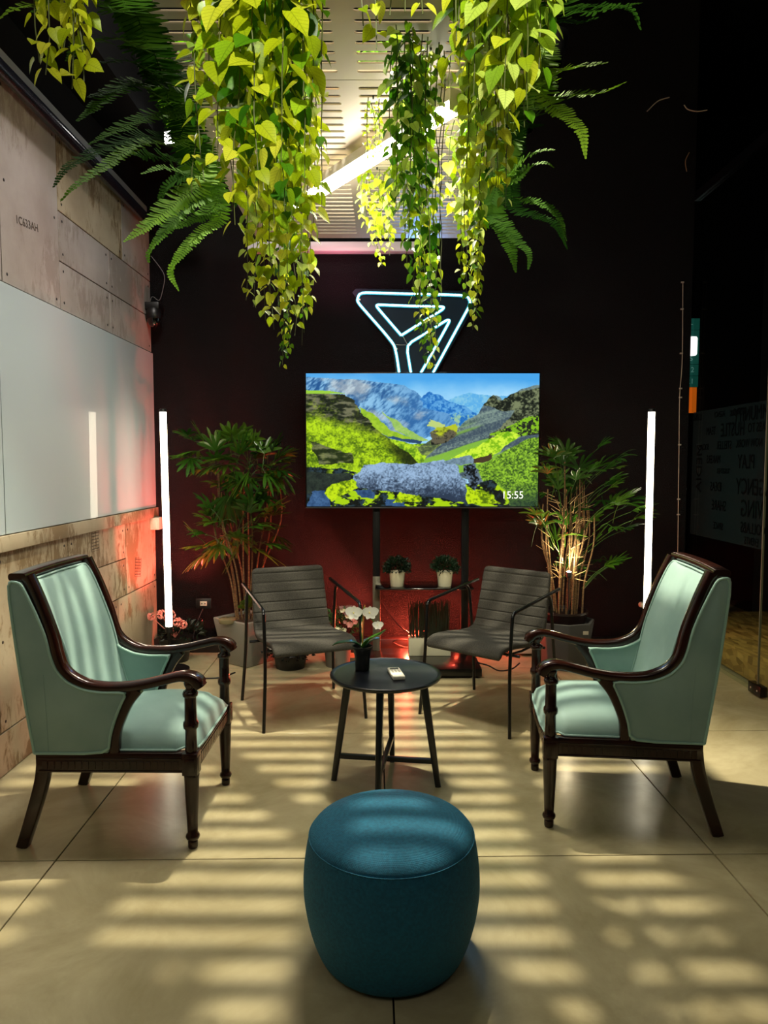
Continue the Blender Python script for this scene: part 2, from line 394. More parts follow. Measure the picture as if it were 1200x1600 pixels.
# ---- diagonal tube lamp under the panel
a = Vector((.265, 2.70, 2.755)); b = Vector((-.44, 3.70, 2.755)); d = (b-a); L = d.length
tl = thing('ceiling_tube_lamp', 'glowing white tube lamp hung diagonally beneath the ceiling panel', 'tube lamp', (a+b)/2, math.atan2(d.y, d.x))
M_ct = mat('cool_tube_glow', (1, 1, 1, 1), .5, emit=(1, .95, .82, 1), estr=42)
MB().box(-L/2, L/2, -.031, .031, .0, .042).build('lamp_housing', M_white, tl, bevel=.004)
MB().box(-L/2+.004, L/2-.004, -.028, .028, -.034, .0).build('diffuser', M_ct, tl, bevel=.008, bseg=3)
for s in (-1, 1): MB().box(s*L/2-.004, s*L/2+.004, -.032, .032, -.036, .043).build('end_cap', M_white, tl, bevel=.002)
for wx_, wz in ((-.1, .03), (-.02, .03), (-.42, 0), (.42, 0)):
    MB().tube([(wx_, 0, .03), (wx_+wz, 0, .075)], .002, 5).build('hanging_wire', M_white, tl)

# ================================================================== NEON SIGN
ns = thing('neon_sign', 'white-blue neon triangle emblem on the black wall above the television', 'neon sign', (.22, YB-.035, 2.4))
def N3(L): return [(*(lambda p: (p.x-.22, 0, p.z-2.4))(at(x, y, 5.365)),) for x, y in L]
M_neon = mat('neon_glow', (1, 1, 1, 1), .5, emit=(.62, .97, 1, 1), estr=9)
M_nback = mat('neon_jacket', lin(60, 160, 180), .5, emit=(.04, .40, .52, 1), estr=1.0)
tubes = [
 [(627, 606), (620, 556), (616, 539), (600, 519), (562, 476), (558, 469), (561, 460), (568, 457), (640, 459), (722, 461), (731, 464), (735, 471), (733, 479), (715, 512), (677, 582), (664, 606)],
 [(627, 524), (590, 481), (588, 477), (592, 476), (640, 478), (690, 479), (694, 480), (691, 484), (660, 503), (627, 524)],
 [(647, 606), (642, 582), (635, 539), (668, 519), (698, 500), (702, 500), (702, 503), (680, 543), (658, 582), (646, 603)]]
for L in tubes:
    P = []
    pts = N3(L)
    for i in range(len(pts)-1):
        for k in range(4): P.append(Vector(pts[i]).lerp(Vector(pts[i+1]), k/4))
    P.append(Vector(pts[-1])); P = P[:1]+[(P[i-1]+P[i]*2+P[i+1])/4 for i in range(1, len(P)-1)]+P[-1:]
    nt_ = MB().tube(P, .0058, 8).build('neon_tube', M_neon, ns)
    MB().tube([p+Vector((0, .009, 0)) for p in P], .0125, 8).build('tube_jacket', M_nback, nt_)
ac = mat('clear_acrylic', (.75, .9, 1, 1), .08, trans=1.0); 
MB().prism([(x, z) for x, _, z in N3([(550, 456), (556, 450), (736, 454), (743, 462), (742, 478), (682, 582), (670, 612), (622, 612), (613, 542)])], 'y', .018, .022).build('acrylic_backing', mat('acrylic_dark', lin(13, 32, 46), .5, spec=.2), ns, smooth=False)
for x, y in ((562, 468), (731, 466), (620, 545), (680, 570)):
    p = N3([(x, y)])[0]; MB().lathe([(.006, 0), (.006, .034)], 8, M=Matrix.Translation((p[0], .0, p[2])) @ Matrix.Rotation(-PI/2, 4, 'X')).build('standoff', M_white, ns)
MB().tube([Vector(p) for p in N3([(614, 538), (625, 539), (637, 539), (630, 526)])], .0015, 5).build('link_wire', M_white, ns)

# ================================================================== TELEVISION
tv = thing('television', 'large flat television showing a green mountain valley and 15:55', 'television', (.2725, 5.05, 1.5975))
TW, TH = 1.643, .937
MB().box(-TW/2-.008, TW/2+.008, .002, .05, -TH/2-.012, TH/2+.008).build('casing', mat('tv_frame', lin(14, 14, 15), .3, .5), tv, bevel=.004)
MB().box(-.4, .4, .05, .085, -.3, .3).build('rear_housing', M_blackplastic, tv, bevel=.01)
MB().box(-TW/2-.008, TW/2+.008, -.003, .004, -TH/2-.013, -TH/2-.004).build('lower_trim', mat('silver_trim', lin(120, 120, 122), .3, .9), tv)
def fbm(U, V, sc, oc=5, seed=0, ax=1, ay=1):
    r = np.random.RandomState(seed); out = np.zeros_like(U); amp = 1; tot = 0
    for o in range(oc):
        g = r.rand(130, 130); x = (U*sc*ax) % 128; y = (V*sc*ay) % 128
        x0 = x.astype(int); y0 = y.astype(int); fx = x-x0; fy = y-y0; fx = fx*fx*(3-2*fx); fy = fy*fy*(3-2*fy)
        out += amp*(g[y0, x0]*(1-fx)*(1-fy)+g[y0, x0+1]*fx*(1-fy)+g[y0+1, x0]*(1-fx)*fy+g[y0+1, x0+1]*fx*fy)
        tot += amp; amp *= .55; sc *= 2.03
    return out/tot
def inpoly(U, V, P):
    c = np.zeros(U.shape, bool); n = len(P)
    for i in range(n):
        x1, y1 = P[i]; x2, y2 = P[(i+1) % n]
        if y1 == y2: continue
        k = ((y1 > V) != (y2 > V)) & (U < (x2-x1)*(V-y1)/(y2-y1)+x1); c ^= k
    return c
def paint():
    nx, ny = 520, 296
    U, V = np.meshgrid(np.linspace(0, 1, nx), np.linspace(0, 1, ny))
    C = np.zeros((ny, nx, 3))
    f = lambda r, g, b: np.array([r, g, b], float)
    def mixc(a, b, t): return a*(1-t[..., None])+b*t[..., None]
    def sm(x, a, b): t = np.clip((x-a)/(b-a), 0, 1); return t*t*(3-2*t)
    n1 = fbm(U, V, 5, 6, 1); n2 = fbm(U*1.6, V, 26, 6, 2)*.6+fbm(U*1.6, V, 90, 3, 12)*.4; n2 = (n2-.5)*1.25+.5; n3 = fbm(U*1.6, V, 110, 3, 3); warp = (fbm(U, V, 20, 5, 9)-.5)*.035; warp2 = (fbm(U, V, 20, 5, 10)-.5)*.035
    Uw, Vw = U+warp, V+warp2
    C[:] = mixc(f(70, 160, 228), f(165, 216, 246), np.clip(sm(V, 0, .22)+.9*(n1-.5), 0, 1))
    m = inpoly(U, Vw, [(.6, .2), (.7, .15), (.82, .17), (1, .14), (1, .5), (.55, .5)]); C[m] = mixc(f(90, 170, 225), f(130, 195, 225), sm(n2, .3, .7))[m]
    m = inpoly(Uw, Vw, [(.44, .22), (.49, .17), (.53, .13), (.58, .17), (.62, .21), (.68, .25), (.73, .3), (.74, .42), (.5, .45)])
    C[m] = mixc(mixc(f(30, 105, 185), f(95, 165, 220), sm(n2, .35, .65)), f(175, 205, 130), sm(n2*sm(V, .2, .35), .42, .6)*.7)[m]
    # big left mountain
    m = inpoly(Uw, V+warp2*.5, [(-.1, .02), (.1, .035), (.25, .05), (.42, .09), (.48, .15), (.5, .25), (.6, .3), (.66, .38), (.6, .42), (.52, .48), (.46, .52), (.35, .5), (.1, .5), (-.1, .5)])
    st = fbm(U+V*.25, V*.45, 40, 5, 4); st2 = fbm(U+V*.5, V*.4, 110, 3, 14)
    base = mixc(f(30, 82, 140), f(140, 192, 228), sm(st*.6+st2*.4, .32, .68)); base = mixc(base, f(70, 130, 190), sm(U, .2, .6)*.6)
    base = mixc(base, f(205, 200, 195), sm(n1, .58, .75)*.6)
    C[m] = base[m]
    m = inpoly(Uw, Vw, [(.22, .24), (.3, .33), (.36, .42), (.48, .5), (.36, .48), (.27, .4)]); C[m] = mixc(f(110, 160, 30), f(190, 220, 60), n2)[m]
    m = inpoly(Uw, Vw, [(.32, .28), (.42, .4), (.53, .5), (.47, .5), (.38, .42)]); C[m] = mixc(f(110, 165, 70), f(190, 215, 120), n2)[m]
    m = inpoly(Uw, Vw, [(.53, .34), (.6, .38), (.58, .42), (.52, .4)]); C[m] = f(185, 205, 120)
    m = inpoly(U, Vw, [(.3, .45), (.4, .48), (.5, .5), (.49, .53), (.36, .48)]); C[m] = f(40, 70, 105)
    # valley floor
    m = inpoly(Uw, Vw, [(.3, .46), (.46, .53), (.56, .5), (.62, .6), (.55, .7), (.3, .68)]); C[m] = mixc(f(90, 135, 25), f(185, 225, 40), sm(n2, .3, .65))[m]
    m = inpoly(Uw, Vw, [(.47, .55), (.58, .46), (.66, .5), (.56, .64), (.5, .6)]); C[m] = mixc(f(70, 85, 60), f(140, 160, 80), sm(n2, .3, .65))[m]
    # left cliff
    cl_ = [(-.1, .14), (.0, .14), (.17, .155), (.2, .2), (.22, .26), (.3, .42), (.38, .53), (.45, .62), (.5, .69), (.3, .78), (.1, .82), (-.1, .82)]
    m = inpoly(Uw, V+warp2*.4, cl_)
    g = mixc(f(62, 92, 14), f(182, 220, 28), sm(n2*.5+n1*.25+n3*.25, .32, .66)); dk = mixc(f(18, 26, 18), f(110, 110, 85), sm(fbm(U*.6, V, 45, 4, 7), .4, .7))
    top = sm(V-(.30+.12*(U/.25)), -.06, .05); top = np.clip(top+(n2-.5)*1.1*(1-top)*1.2, 0, 1)
    g = mixc(dk, g, top); g = mixc(g, dk, (inpoly(Uw, Vw, [(.02, .5), (.1, .55), (.2, .6), (.2, .68), (.05, .68)])*.85))
    g = mixc(g, f(20, 25, 10), sm(U-V*.6, -.02, .04)*sm(V, .4, .6)*sm(U, .27, .4)*.75)
    C[m] = g[m]
    m = inpoly(U, V, [(0, .125), (.1, .13), (.17, .15), (0, .15)]); C[m] = f(150, 200, 60)
    # right slope
    rs = [(1.1, .07), (.97, .09), (.92, .12), (.87, .17), (.845, .22), (.83, .17), (.8, .16), (.77, .22), (.74, .3), (.67, .38), (.6, .5), (.52, .62), (.5, .68), (.7, .8), (1.1, 1.1)]
    m = inpoly(U+warp*.5, V+warp2*.5, rs)
    a = U*.5+V*.9; sx = fbm(a, V*.12+U*.05, 46, 4, 5)
    g = mixc(f(62, 78, 92), f(128, 150, 140), sm(sx*.6+n3*.4, .3, .7)); g = mixc(g, f(130, 185, 55), sm(fbm(a, U*.2, 14, 3, 6), .5, .62)*sm(V, .3, .5)*.9)
    C[m] = g[m]
    m = inpoly(Uw, Vw, [(.76, .24), (.8, .16), (.83, .2), (.88, .15), (1.1, .07), (1.1, .42), (.9, .48), (.78, .5), (.85, .36), (.9, .28), (.84, .28)])
    C[m] = mixc(f(22, 28, 22), f(120, 130, 95), sm(n2, .38, .68))[m]
    m = inpoly(Uw, Vw, [(1.1, .3), (.93, .33), (.86, .4), (.8, .46), (.9, .48), (1.1, .4)]); C[m] = mixc(C, f(130, 190, 25), sm(n2, .45, .55)*.9)[m]
    m = inpoly(Uw, Vw, [(.62, .63), (.72, .56), (.8, .48), (.86, .43), (.92, .47), (.84, .58), (.74, .68)]); C[m] = mixc(f(110, 170, 20), f(205, 238, 60), sm(n2, .3, .6))[m]
    m = inpoly(Uw, Vw, [(1.1, .42), (.95, .5), (.84, .6), (.74, .7), (.77, .9), (.9, 1.1), (1.1, 1.1)])
    g = mixc(f(44, 74, 26), f(150, 200, 50), sm(n3*.6+n2*.4, .28, .68)); g = mixc(g, f(24, 44, 44), sm(V, .8, 1)*.75); C[m] = g[m]
    m = inpoly(Uw, Vw, [(.7, .65), (.8, .6), (.79, .65), (.72, .68)]); C[m] = f(70, 55, 38)
    # tower rocks
    m = inpoly(Uw, Vw, [(.535, .44), (.57, .40), (.64, .38), (.66, .46), (.6, .52), (.545, .53)]); C[m] = mixc(mixc(f(20, 24, 22), f(95, 90, 70), sm(n2, .35, .6)), f(190, 205, 40), sm(n1, .5, .56)*.9)[m]
    # bottom dark + moss
    m = inpoly(U, Vw, [(-.1, .68), (.15, .72), (.3, .78), (.5, .86), (.8, .8), (.86, .88), (.9, 1.1), (-.1, 1.1)])
    g = mixc(f(10, 16, 14), f(40, 60, 70), sm(n2, .4, .7)); g = mixc(g, f(165, 205, 18), sm(fbm(U, V, 30, 4, 8)+.18*(V-.85), .49, .6)*sm(U, .07, .12)); C[m] = g[m]
    m = inpoly(Uw, Vw, [(-.1, .72), (.2, .76), (.2, .82), (.08, .9), (-.1, .9)]); C[m] = mixc(f(14, 20, 22), f(60, 75, 60), n2)[m]
    for P in ([(.02, .89), (.08, .88), (.1, 1), (0, 1)], [(.2, .88), (.28, .87), (.3, .94), (.24, .94)], [(.34, .95), (.42, .94), (.42, 1), (.34, 1)]):
        m = inpoly(Uw, Vw, P); C[m] = mixc(f(20, 45, 80), f(80, 120, 165), n2)[m]
    for P in ([(.08, .9), (.12, .83), (.2, .8), (.22, .86), (.1, .96)], [(.37, .97), (.42, .86), (.46, .85), (.5, .97)], [(.68, .86), (.76, .87), (.84, .98), (.7, .98)]):
        m = inpoly(Uw, Vw, P); C[m] = mixc(f(80, 110, 10), f(190, 222, 20), sm(n2, .3, .6))[m]
    # big boulder
    m = inpoly(Uw, Vw, [(.21, .77), (.25, .70), (.33, .66), (.45, .69), (.58, .64), (.65, .70), (.7, .85), (.69, .97), (.5, .92), (.3, .88), (.22, .86)])
    g = mixc(f(42, 56, 76), f(150, 180, 212), sm(n3*.35+n2*.35+n1*.3-(V-.75)*1.3, .26, .66)); C[m] = g[m]
    m = inpoly(Uw, Vw, [(.58, .66), (.63, .63), (.71, .62), (.72, .68), (.66, .7)]); C[m] = mixc(f(60, 80, 90), f(150, 180, 200), n2)[m]
    m = inpoly(Uw, Vw, [(.68, .7), (.73, .68), (.75, .8), (.73, .88), (.69, .8)]); C[m] = mixc(f(12, 16, 18), f(90, 110, 130), sm(n2, .4, .6))[m]
    C = np.clip(C, 0, 255)/255.0
    C = np.where(C <= .04045, C/12.92, ((C+.055)/1.055)**2.4)
    X = (U-.5)*TW; Z = (.5-V)*TH
    vs = np.stack([X, np.zeros_like(X), Z], -1).reshape(-1, 3)
    idx = np.arange(nx*ny).reshape(ny, nx)
    q = np.stack([idx[1:, :-1], idx[1:, 1:], idx[:-1, 1:], idx[:-1, :-1]], -1).reshape(-1, 4)
    me = bpy.data.meshes.new('screen'); me.vertices.add(len(vs)); me.vertices.foreach_set('co', vs.ravel())
    me.loops.add(q.size); me.loops.foreach_set('vertex_index', q.ravel())
    me.polygons.add(len(q)); me.polygons.foreach_set('loop_start', np.arange(0, q.size, 4)); me.update(calc_edges=True)
    ca = me.color_attributes.new('picture', 'FLOAT_COLOR', 'POINT')
    ca.data.foreach_set('color', np.concatenate([C.reshape(-1, 3), np.ones((nx*ny, 1))], 1).ravel())
    m = bpy.data.materials.new('lit_screen'); m.use_nodes = True; N = NT(m); b = N.n['Principled BSDF']
    b.inputs['Base Color'].default_value = (.01, .01, .01, 1); b.inputs['Roughness'].default_value = .12
    at_ = N.new('ShaderNodeAttribute', attribute_name='picture'); N.link(at_.outputs['Color'], b.inputs['Emission Color']); b.inputs['Emission Strength'].default_value = 1.08
    me.materials.append(m); return link('screen', me, tv)
paint()
text('clock_digits', '15:55', .075, mat('digit_glow', (1, 1, 1, 1), .5, emit=(.9, .95, 1, 1), estr=.62), tv, .0005, (.642, -.002, -.39), (PI/2, 0, 0), sx=.95)

# ================================================================== TV STAND
ts = thing('television_stand', 'black metal television stand with a glass shelf under the screen', 'stand', (.27, 5.1, 0))
M_st = mat('stand_black', lin(16, 16, 17), .38, .3)
for x in (-.325, .32):
    MB().box(x-.027, x+.027, .04, .09, .03, 1.75).build('post', M_st, ts, bevel=.004)
MB().box(-.353, -.297, .034, .093, .06, .612).build('post_sleeve', mat('brushed_steel', lin(120, 116, 100), .4, .6), ts, bevel=.003)
MB().box(-.33, .325, .045, .085, 1.25, 1.29).build('crossbar', M_st, ts, bevel=.003)
MB().box(-.33, .325, .045, .085, 1.6, 1.64).build('crossbar', M_st, ts, bevel=.003)
MB().box(-.33, .35, -.26, .04, .565, .577).build('shelf', mat('black_glass', lin(9, 9, 10), .08, coat=1), ts, bevel=.004)
MB().box(-.32, .34, .0, .04, .53, .565).build('shelf_bracket', M_st, ts, bevel=.003)
MB().box(-.40, .385, -.44, .095, .012, .065).build('base_plate', mat('stand_base', lin(20, 19, 18), .3, .2, coat=.3), ts, bevel=.006)
for x in (-.37, .35):
    for y in (-.4, .02): MB().lathe([(.016, 0), (.016, .012)], 12, (x, y, 0)).build('foot', M_blackplastic, ts)
o = MB().box(.0, .05, .0, .05, 0, .13).build('cable_box', M_blackplastic, ts); o.location = (.02, -.02, .066)
# cables
M_cab = mat('black_cable', lin(9, 9, 9), .5)
def cable(name, pts, r, label, m=None):
    o = MB().tube(crom(pts, 6), r, 6).build(name, m or M_cab); return tag(o, label, 'cable')
cable('power_cable', [at(594, 930, 5.2), at(606, 955, 5.2), at(622, 976, 5.2), at(640, 990, 5.2)], .005, 'black cable sagging beside the silver stand post')
cable('power_cable', [at(640, 1000, 5.28), at(625, 999, 5.27), at(614, 1003, 5.27), at(628, 1010, 5.26), at(642, 1012, 5.26)], .006, 'black cable coil lying on the ledge under the shelf')
cable('power_cable', [at(745, 1035, 4.7), at(763, 1040, 4.7), at(780, 1048, 4.7), at(800, 1045, 4.72), at(812, 1036, 4.75)], .005, 'black cable looping under the right grey chair')
cable('power_cable', [(-1.62, 4.4, .006), (-1.3, 4.62, .006), (-1.1, 4.66, .006), (-1.02, 4.78, .006)], .005, 'black cable trailing over the floor to the square planter')
cable('socket_cable', [at(317, 951, 5.37), at(311, 965, 5.36), at(304, 985, 5.35), at(301, 1005, 5.33)], .003, 'thin dark cable hanging from the wall socket', mat('dim_cable', lin(60, 58, 60), .5))
cable('ceiling_cable', [at(1011, 174, 5.3), at(1028, 158, 5.3), at(1046, 152, 5.3)], .004, 'short pale cable end arching under the black ceiling, left one', mat('pale_cable', lin(170, 160, 140), .5))
cable('ceiling_cable', [at(1069, 164, 5.3), at(1075, 171, 5.3), at(1090, 174, 5.3), at(1105, 172, 5.3)], .004, 'short pale cable end under the black ceiling, right one', mat('pale_cable', None))
cable('ceiling_cable', [at(1077, 238, 5.3), at(1071, 252, 5.3), at(1073, 268, 5.3)], .003, 'brown cable end above the glass partition corner', mat('brown_cable', lin(150, 110, 70), .5))
CY = YB-.006
sc0 = thing('string_cable', 'thin pale cable clipped down the right corner of the black wall', 'cable', at(1062, 640, CY))
SO = Vector(sc0.location)
MB().tube(crom([at(x, y, CY)-SO for x, y in ((1067, 440), (1066, 560), (1062, 620), (1061, 700), (1060, 780), (1059, 860), (1058, 900))], 6), .003, 6).build('cable_run', mat('pale_cable', None), sc0)
for y in (441, 483, 552, 607, 621, 695, 780, 804):
    o = MB().box(-.010, .010, -.005, .006, -.005, .005).build('clip', mat('clip', lin(200, 190, 170), .4, .4), sc0); o.location = at(1066.5-(y-440)*.018, y, CY)-SO

# wall sockets
def socket(x, y, label, pl):
    p = at(x, y, YB-.012); t = thing('wall_socket', label, 'socket', p)
    MB().box(-.06, .06, 0, .012, -.04, .04).build('face_plate', pl, t, bevel=.004)
    MB().box(-.026, .026, -.004, .001, -.018, .018).build('outlet', M_white, t, bevel=.002)
    h = MB()
    for q in (-.012, .012): h.box(q-.004, q+.004, -.0055, -.003, -.005, .005)
    h.build('pin_hole', M_blackplastic, t)
socket(318, 943, 'black wall socket with a white outlet left of the square planter', M_blackplastic)
o = MB().lathe([(.018, 0), (.022, .012), (.018, .04), (.006, .045)], 16, M=Matrix.Translation(at(1001, 944, YB)) @ Matrix.Rotation(PI/2, 4, 'X')).build('cable_plug', M_white); tag(o, 'small white round plug on the wall beside the right tube lamp', 'plug')
o = MB().box(.93, 1.15, 5.2, 5.3, .02, .12).build('power_strip', M_white, bevel=.01); tag(o, 'white box on the floor behind the right grey chair', 'box')

# ================================================================== STANDING TUBE LAMPS
def tube_lamp(x, y, label, tilt=0):
    t = thing('tube_floor_lamp', label, 'tube lamp', (x, y, 0), 0, None)
    MB().lathe([(.13, 0), (.13, .015), (.12, .022), (.02, .024)], 32).build('base', M_blackplastic, t)
    MB().tube([(0, 0, .02), (0, 0, .3)], .012, 12).build('pole', M_blackmetal, t)
    MB().lathe([(.026, 0), (.026, .035), (.022, .04)], 20, (0, 0, .275)).build('socket_cup', M_blackplastic, t)
    MB().lathe([(.0225, 0), (.0225, 1.475)], 24, (0, 0, .31)).build('tube', M_tube, t)
    MB().lathe([(.024, 0), (.024, .02), (.015, .024)], 20, (0, 0, 1.78)).build('end_cap', M_blackplastic, t)
    t.rotation_euler = (0, tilt, 0); return t
tube_lamp(-1.478, 4.83, 'glowing white tube lamp standing in the left corner by the glass board', -.008)
tube_lamp(1.807, 4.83, 'glowing white tube lamp standing behind the right armchair', .0)

# ================================================================== ARMCHAIRS
M_wood = mat('dark_mahogany', lin(24, 9, 5), .26, col2=lin(54, 20, 9), nscale=5, stretch=(2, 14, 2), coat=.4, spec=.3, ramp=(.35, .8))
def velvet():
    return mat('teal_velvet', lin(124, 154, 148), .7, col2=lin(150, 179, 171), nscale=3.5, sheen=.35, sheen_col=lin(190, 215, 205), bump=.05, bscale=14, ramp=(.35, .7))
M_vel = velvet()
def make_armchair():
    t = thing('armchair', '', 'armchair')
    W = .262
    band = [(-.306, 1.018), (-.275, .95), (-.243, .87), (-.215, .79), (-.200, .73), (-.182, .683), (-.145, .645), (-.09, .619), (-.03, .610), (.05, .611), (.13, .623), (.20, .640), (.25, .651), (.285, .650), (.312, .637), (.328, .612)]
    cen = (.285, 0)
    for s in (-1, 1):
        path = crom([(x, s*(W-.012*(z > .7)*(z-.7)/.3), z) for x, z in band], 4)
        n = len(path)
        def sec(i, q):
            th = .046-.012*min(1, q*1.6); wd = .046
            if q > .8: wd = .046+.012*math.sin((q-.8)/.2*PI*.6); th = .034+.016*(q-.8)/.2
            if q > .97: th *= .75
            return rrect(wd, th, .013)
        MB().sweep(path, sec, up=(0, 0, 1)).build('arm_rail', M_wood, t, sharp=60)
        # curved support from arm down to the seat rail
        sp = crom([(.088, s*W, .606), (.054, s*W, .555), (.026, s*W, .49), (.008, s*W, .43), (.004, s*W, .355)], 5)
        MB().sweep(sp, lambda i, q: rrect(.056-.018*math.sin(min(1, q*1.3)*PI/2), .034, .008), up=(0, 1, 0)).build('arm_support', M_wood, t, sharp=60)
        # turned arm post
        pr = [(.020, .365), (.0225, .375), (.0215, .40), (.021, .452), (.027, .459), (.0285, .470), (.027, .480), (.022, .487), (.0215, .55), (.0215, .574), (.027, .578), (.0285, .587), (.026, .595), (.018, .600), (.0155, .607), (.021, .617), (.023, .627), (.019, .637), (.016, .645)]
        MB().lathe(pr, 24, (.287, s*W, 0)).build('arm_post', M_wood, t, sharp=50)
        # front leg: block, tapered turned leg, foot ring
        lg = MB().box(.287-.0285, .287+.0285, s*W-.0285, s*W+.0285, .285, .368)
        b_ = MB(); b_.lathe([(.0165, .0), (.0185, .006), (.0185, .026), (.0165, .030), (.0235, .036), (.0265, .044), (.0245, .052), (.0185, .058), (.0205, .10), (.025, .20), (.0275, .272), (.029, .279), (.027, .287)], 20, (.287, s*W, 0))
        lg.v, off = lg.v, 0
        o = lg.build('leg_block', M_wood, t, bevel=.003)
        b_.build('leg', M_wood, t, sharp=50)
        pm = MB().box(.287-.018, .287+.018, s*(W+.0285)-.0015, s*(W+.0285)+.0015, .302, .350); pm.box(.287+.0285-.0015, .287+.030, s*W-.018, s*W+.018, .302, .350)
        pm.build('leg_panel', M_wood, t, bevel=.001)
        # raked back leg
        lp = crom([(-.262, s*(W-.01), .34), (-.276, s*(W-.01), .25), (-.31, s*(W-.006), .13), (-.352, s*W, .0)], 5)
        MB().sweep(lp, lambda i, q: rrect(.052-.010*q, .040, .006), up=(0, 1, 0)).build('leg', M_wood, t, sharp=60)
        # side rail with carved blocks
        MB().box(-.285, .26, s*W-.019, s*W+.019, .292, .366).build('seat_rail', M_wood, t, bevel=.003)
        cv = MB()
        for k in range(20): x0 = -.262+k*.0255; cv.box(x0, x0+.021, s*(W+.019)-.002, s*(W+.019)+.002, .306, .336)
        cv.box(-.275, .256, s*(W+.0205)-.002, s*(W+.0205)+.002, .342, .348); cv.box(-.275, .256, s*(W+.0205)-.002, s*(W+.0205)+.002, .296, .301)
        cv.build('carved_molding', M_wood, t, bevel=.0008, bseg=1)
        # upholstered side panel (wing) with piping
        out = [(-.287, .366), (-.325, .62), (-.348, .82), (-.366, 1.005), (-.318, 1.0), (-.296, .955), (-.262, .88), (-.232, .80), (-.218, .73), (-.200, .678), (-.160, .632), (-.10, .604), (-.03, .594), (.06, .596), (.036, .55), (.012, .49), (-.006, .43), (-.014, .366)]
        ya, yb = s*(W-.042), s*(W+.0215)
        MB().prism(out, 'y', min(ya, yb), max(ya, yb)).build('side_panel', M_vel, t, bevel=.007, bseg=3)
        for yy, nm in ((s*(W+.0215), 'piping'), (s*(W-.042), 'piping')):
            lp = [Vector((x, yy, z)) for x, z in out]; lp = lp+[lp[0]]
            P = []
            for i in range(len(lp)-1):
                P += [lp[i].lerp(lp[i+1], k/3) for k in range(3)]
            P.append(lp[0]); P = [P[0]]+[(P[i-1]+2*P[i]+P[i+1])/4 for i in range(1, len(P)-1)]+[P[-1]]
            MB().tube(P, .0054, 8).build(nm, mat('piping_velvet', lin(150, 186, 174), .6, sheen=.3), t)
        # seam on the outer panel
        MB().tube([(-.235, s*(W+.0218), .372), (-.238, s*(W+.0218), .5), (-.245, s*(W+.0218), .66)], .0012, 5).build('seam', M_vel, t)
    # rails across
    MB().box(.268, .306, -W+.02, W-.02, .292, .366).build('seat_rail', M_wood, t, bevel=.003)
    cv = MB()
    for k in range(18): y0 = -.225+k*.0252; cv.box(.304, .3085, y0, y0+.020, .306, .340)
    cv.box(.304, .3085, -.232, .232, .346, .352); cv.build('carved_molding', M_wood, t, bevel=.0008, bseg=1)
    MB().box(-.290, -.255, -W+.02, W-.02, .292, .366).build('seat_rail', M_wood, t, bevel=.003)
    # crest rail
    P = [(-.336-.010*(1-(y/.27)**2), y, 1.019+.003*(1-(y/.27)**2)) for y in [(-.272+.544*i/12) for i in range(13)]]
    MB().sweep(P, lambda i, q: rrect(.062, .028, .011), up=(0, 0, 1)).build('crest_rail', M_wood, t, sharp=60)
    # inner back pad (curved) and rear panel
    prof = [(-.10, .40), (-.128, .44), (-.155, .52), (-.178, .62), (-.200, .72), (-.225, .80), (-.262, .90), (-.296, .975), (-.318, 1.003)]
    prof = [(p.x, p.z) for p in crom([(x, 0, z) for x, z in prof], 3)]
    ny = 12; vs = []; fs = []
    for i, (x, z) in enumerate(prof):
        for j in range(ny+1):
            v = -1+2*j/ny; yy = v*.228
            vs.append((x-.020*(1-v*v)*math.sin(PI*min(1, i/(len(prof)-1)*1.0))*.6+.018*abs(v)**6, yy, z))
    n = len(prof); k = ny+1
    for i in range(n):
        z = prof[i][1]; xr = -.287-(z-.366)/(1.005-.366)*.072
        for j in range(ny+1): vs.append((xr, (-1+2*j/ny)*.228, z))
    for i in range(n-1):
        for j in range(ny):
            a = i*k+j; fs.append((a, a+1, a+k+1, a+k)); b_ = a+n*k; fs.append((b_, b_+k, b_+k+1, b_+1))
        for j in (0, ny): a = i*k+j; b_ = a+n*k; fs.append((a, a+k, b_+k, b_))
    for i in (0, n-1):
        for j in range(ny): a = i*k+j; b_ = a+n*k; fs.append((a, b_, b_+1, a+1))
    MB().add(vs, fs).build('backrest', M_vel, t, sharp=50)
    P = [Vector((-.316+.004, y, 1.000)) for y in (-.20, -.1, 0, .1, .20)]
    for s in (-1, 1):
        pass
    pth = [(x+.004+.012, .220, z) for x, z in prof[4:-1]]+[(-.310, .205, 1.0), (-.312, 0, 1.003), (-.310, -.205, 1.0)]+[(x+.004+.012, -.220, z) for x, z in prof[4:-1][::-1]]
    MB().tube(pth, .004, 6).build('piping', M_vel, t)
    # seat cushion
    nx_, ny_ = 26, 22; vs = []; fs = []
    def halfw(x):
        return .256 if x < .235 else (.256-.030*min(1, (x-.235)/.02))
    for side in (0, 1):
        for i in range(nx_+1):
            u = i/nx_; x = -.15+u*.458
            for j in range(ny_+1):
                v = -1+2*j/ny_; y = v*halfw(x)
                e = max(0, 1-abs(v)**7)**.5*max(0, 1-max(0, (u-.5)*2)**9)**.5
                crown = .056*(1-abs(v)**2.2)*(1-abs(2*u-1.05)**2.5 if abs(2*u-1.05) < 1 else 0)
                wr = .004*pnoise(Vector((x*14, y*10, 1)))
                z = .374+.056*e+(crown*e)+wr*e if side else .366
                vs.append((x+ (.006*e if u > .95 else 0), y*(1+.01*e), z))
    k = ny_+1; m_ = (nx_+1)*k
    for i in range(nx_):
        for j in range(ny_):
            a = i*k+j; fs.append((a, a+k, a+k+1, a+1)); b_ = a+m_; fs.append((b_, b_+1, b_+k+1, b_+k))
    for i in range(nx_):
        for j in (0, ny_): a = i*k+j; fs.append((a, a+k, a+m_+k, a+m_))
    for j in range(ny_):
        for i in (0, nx_): a = i*k+j; fs.append((a, a+1, a+m_+1, a+m_))
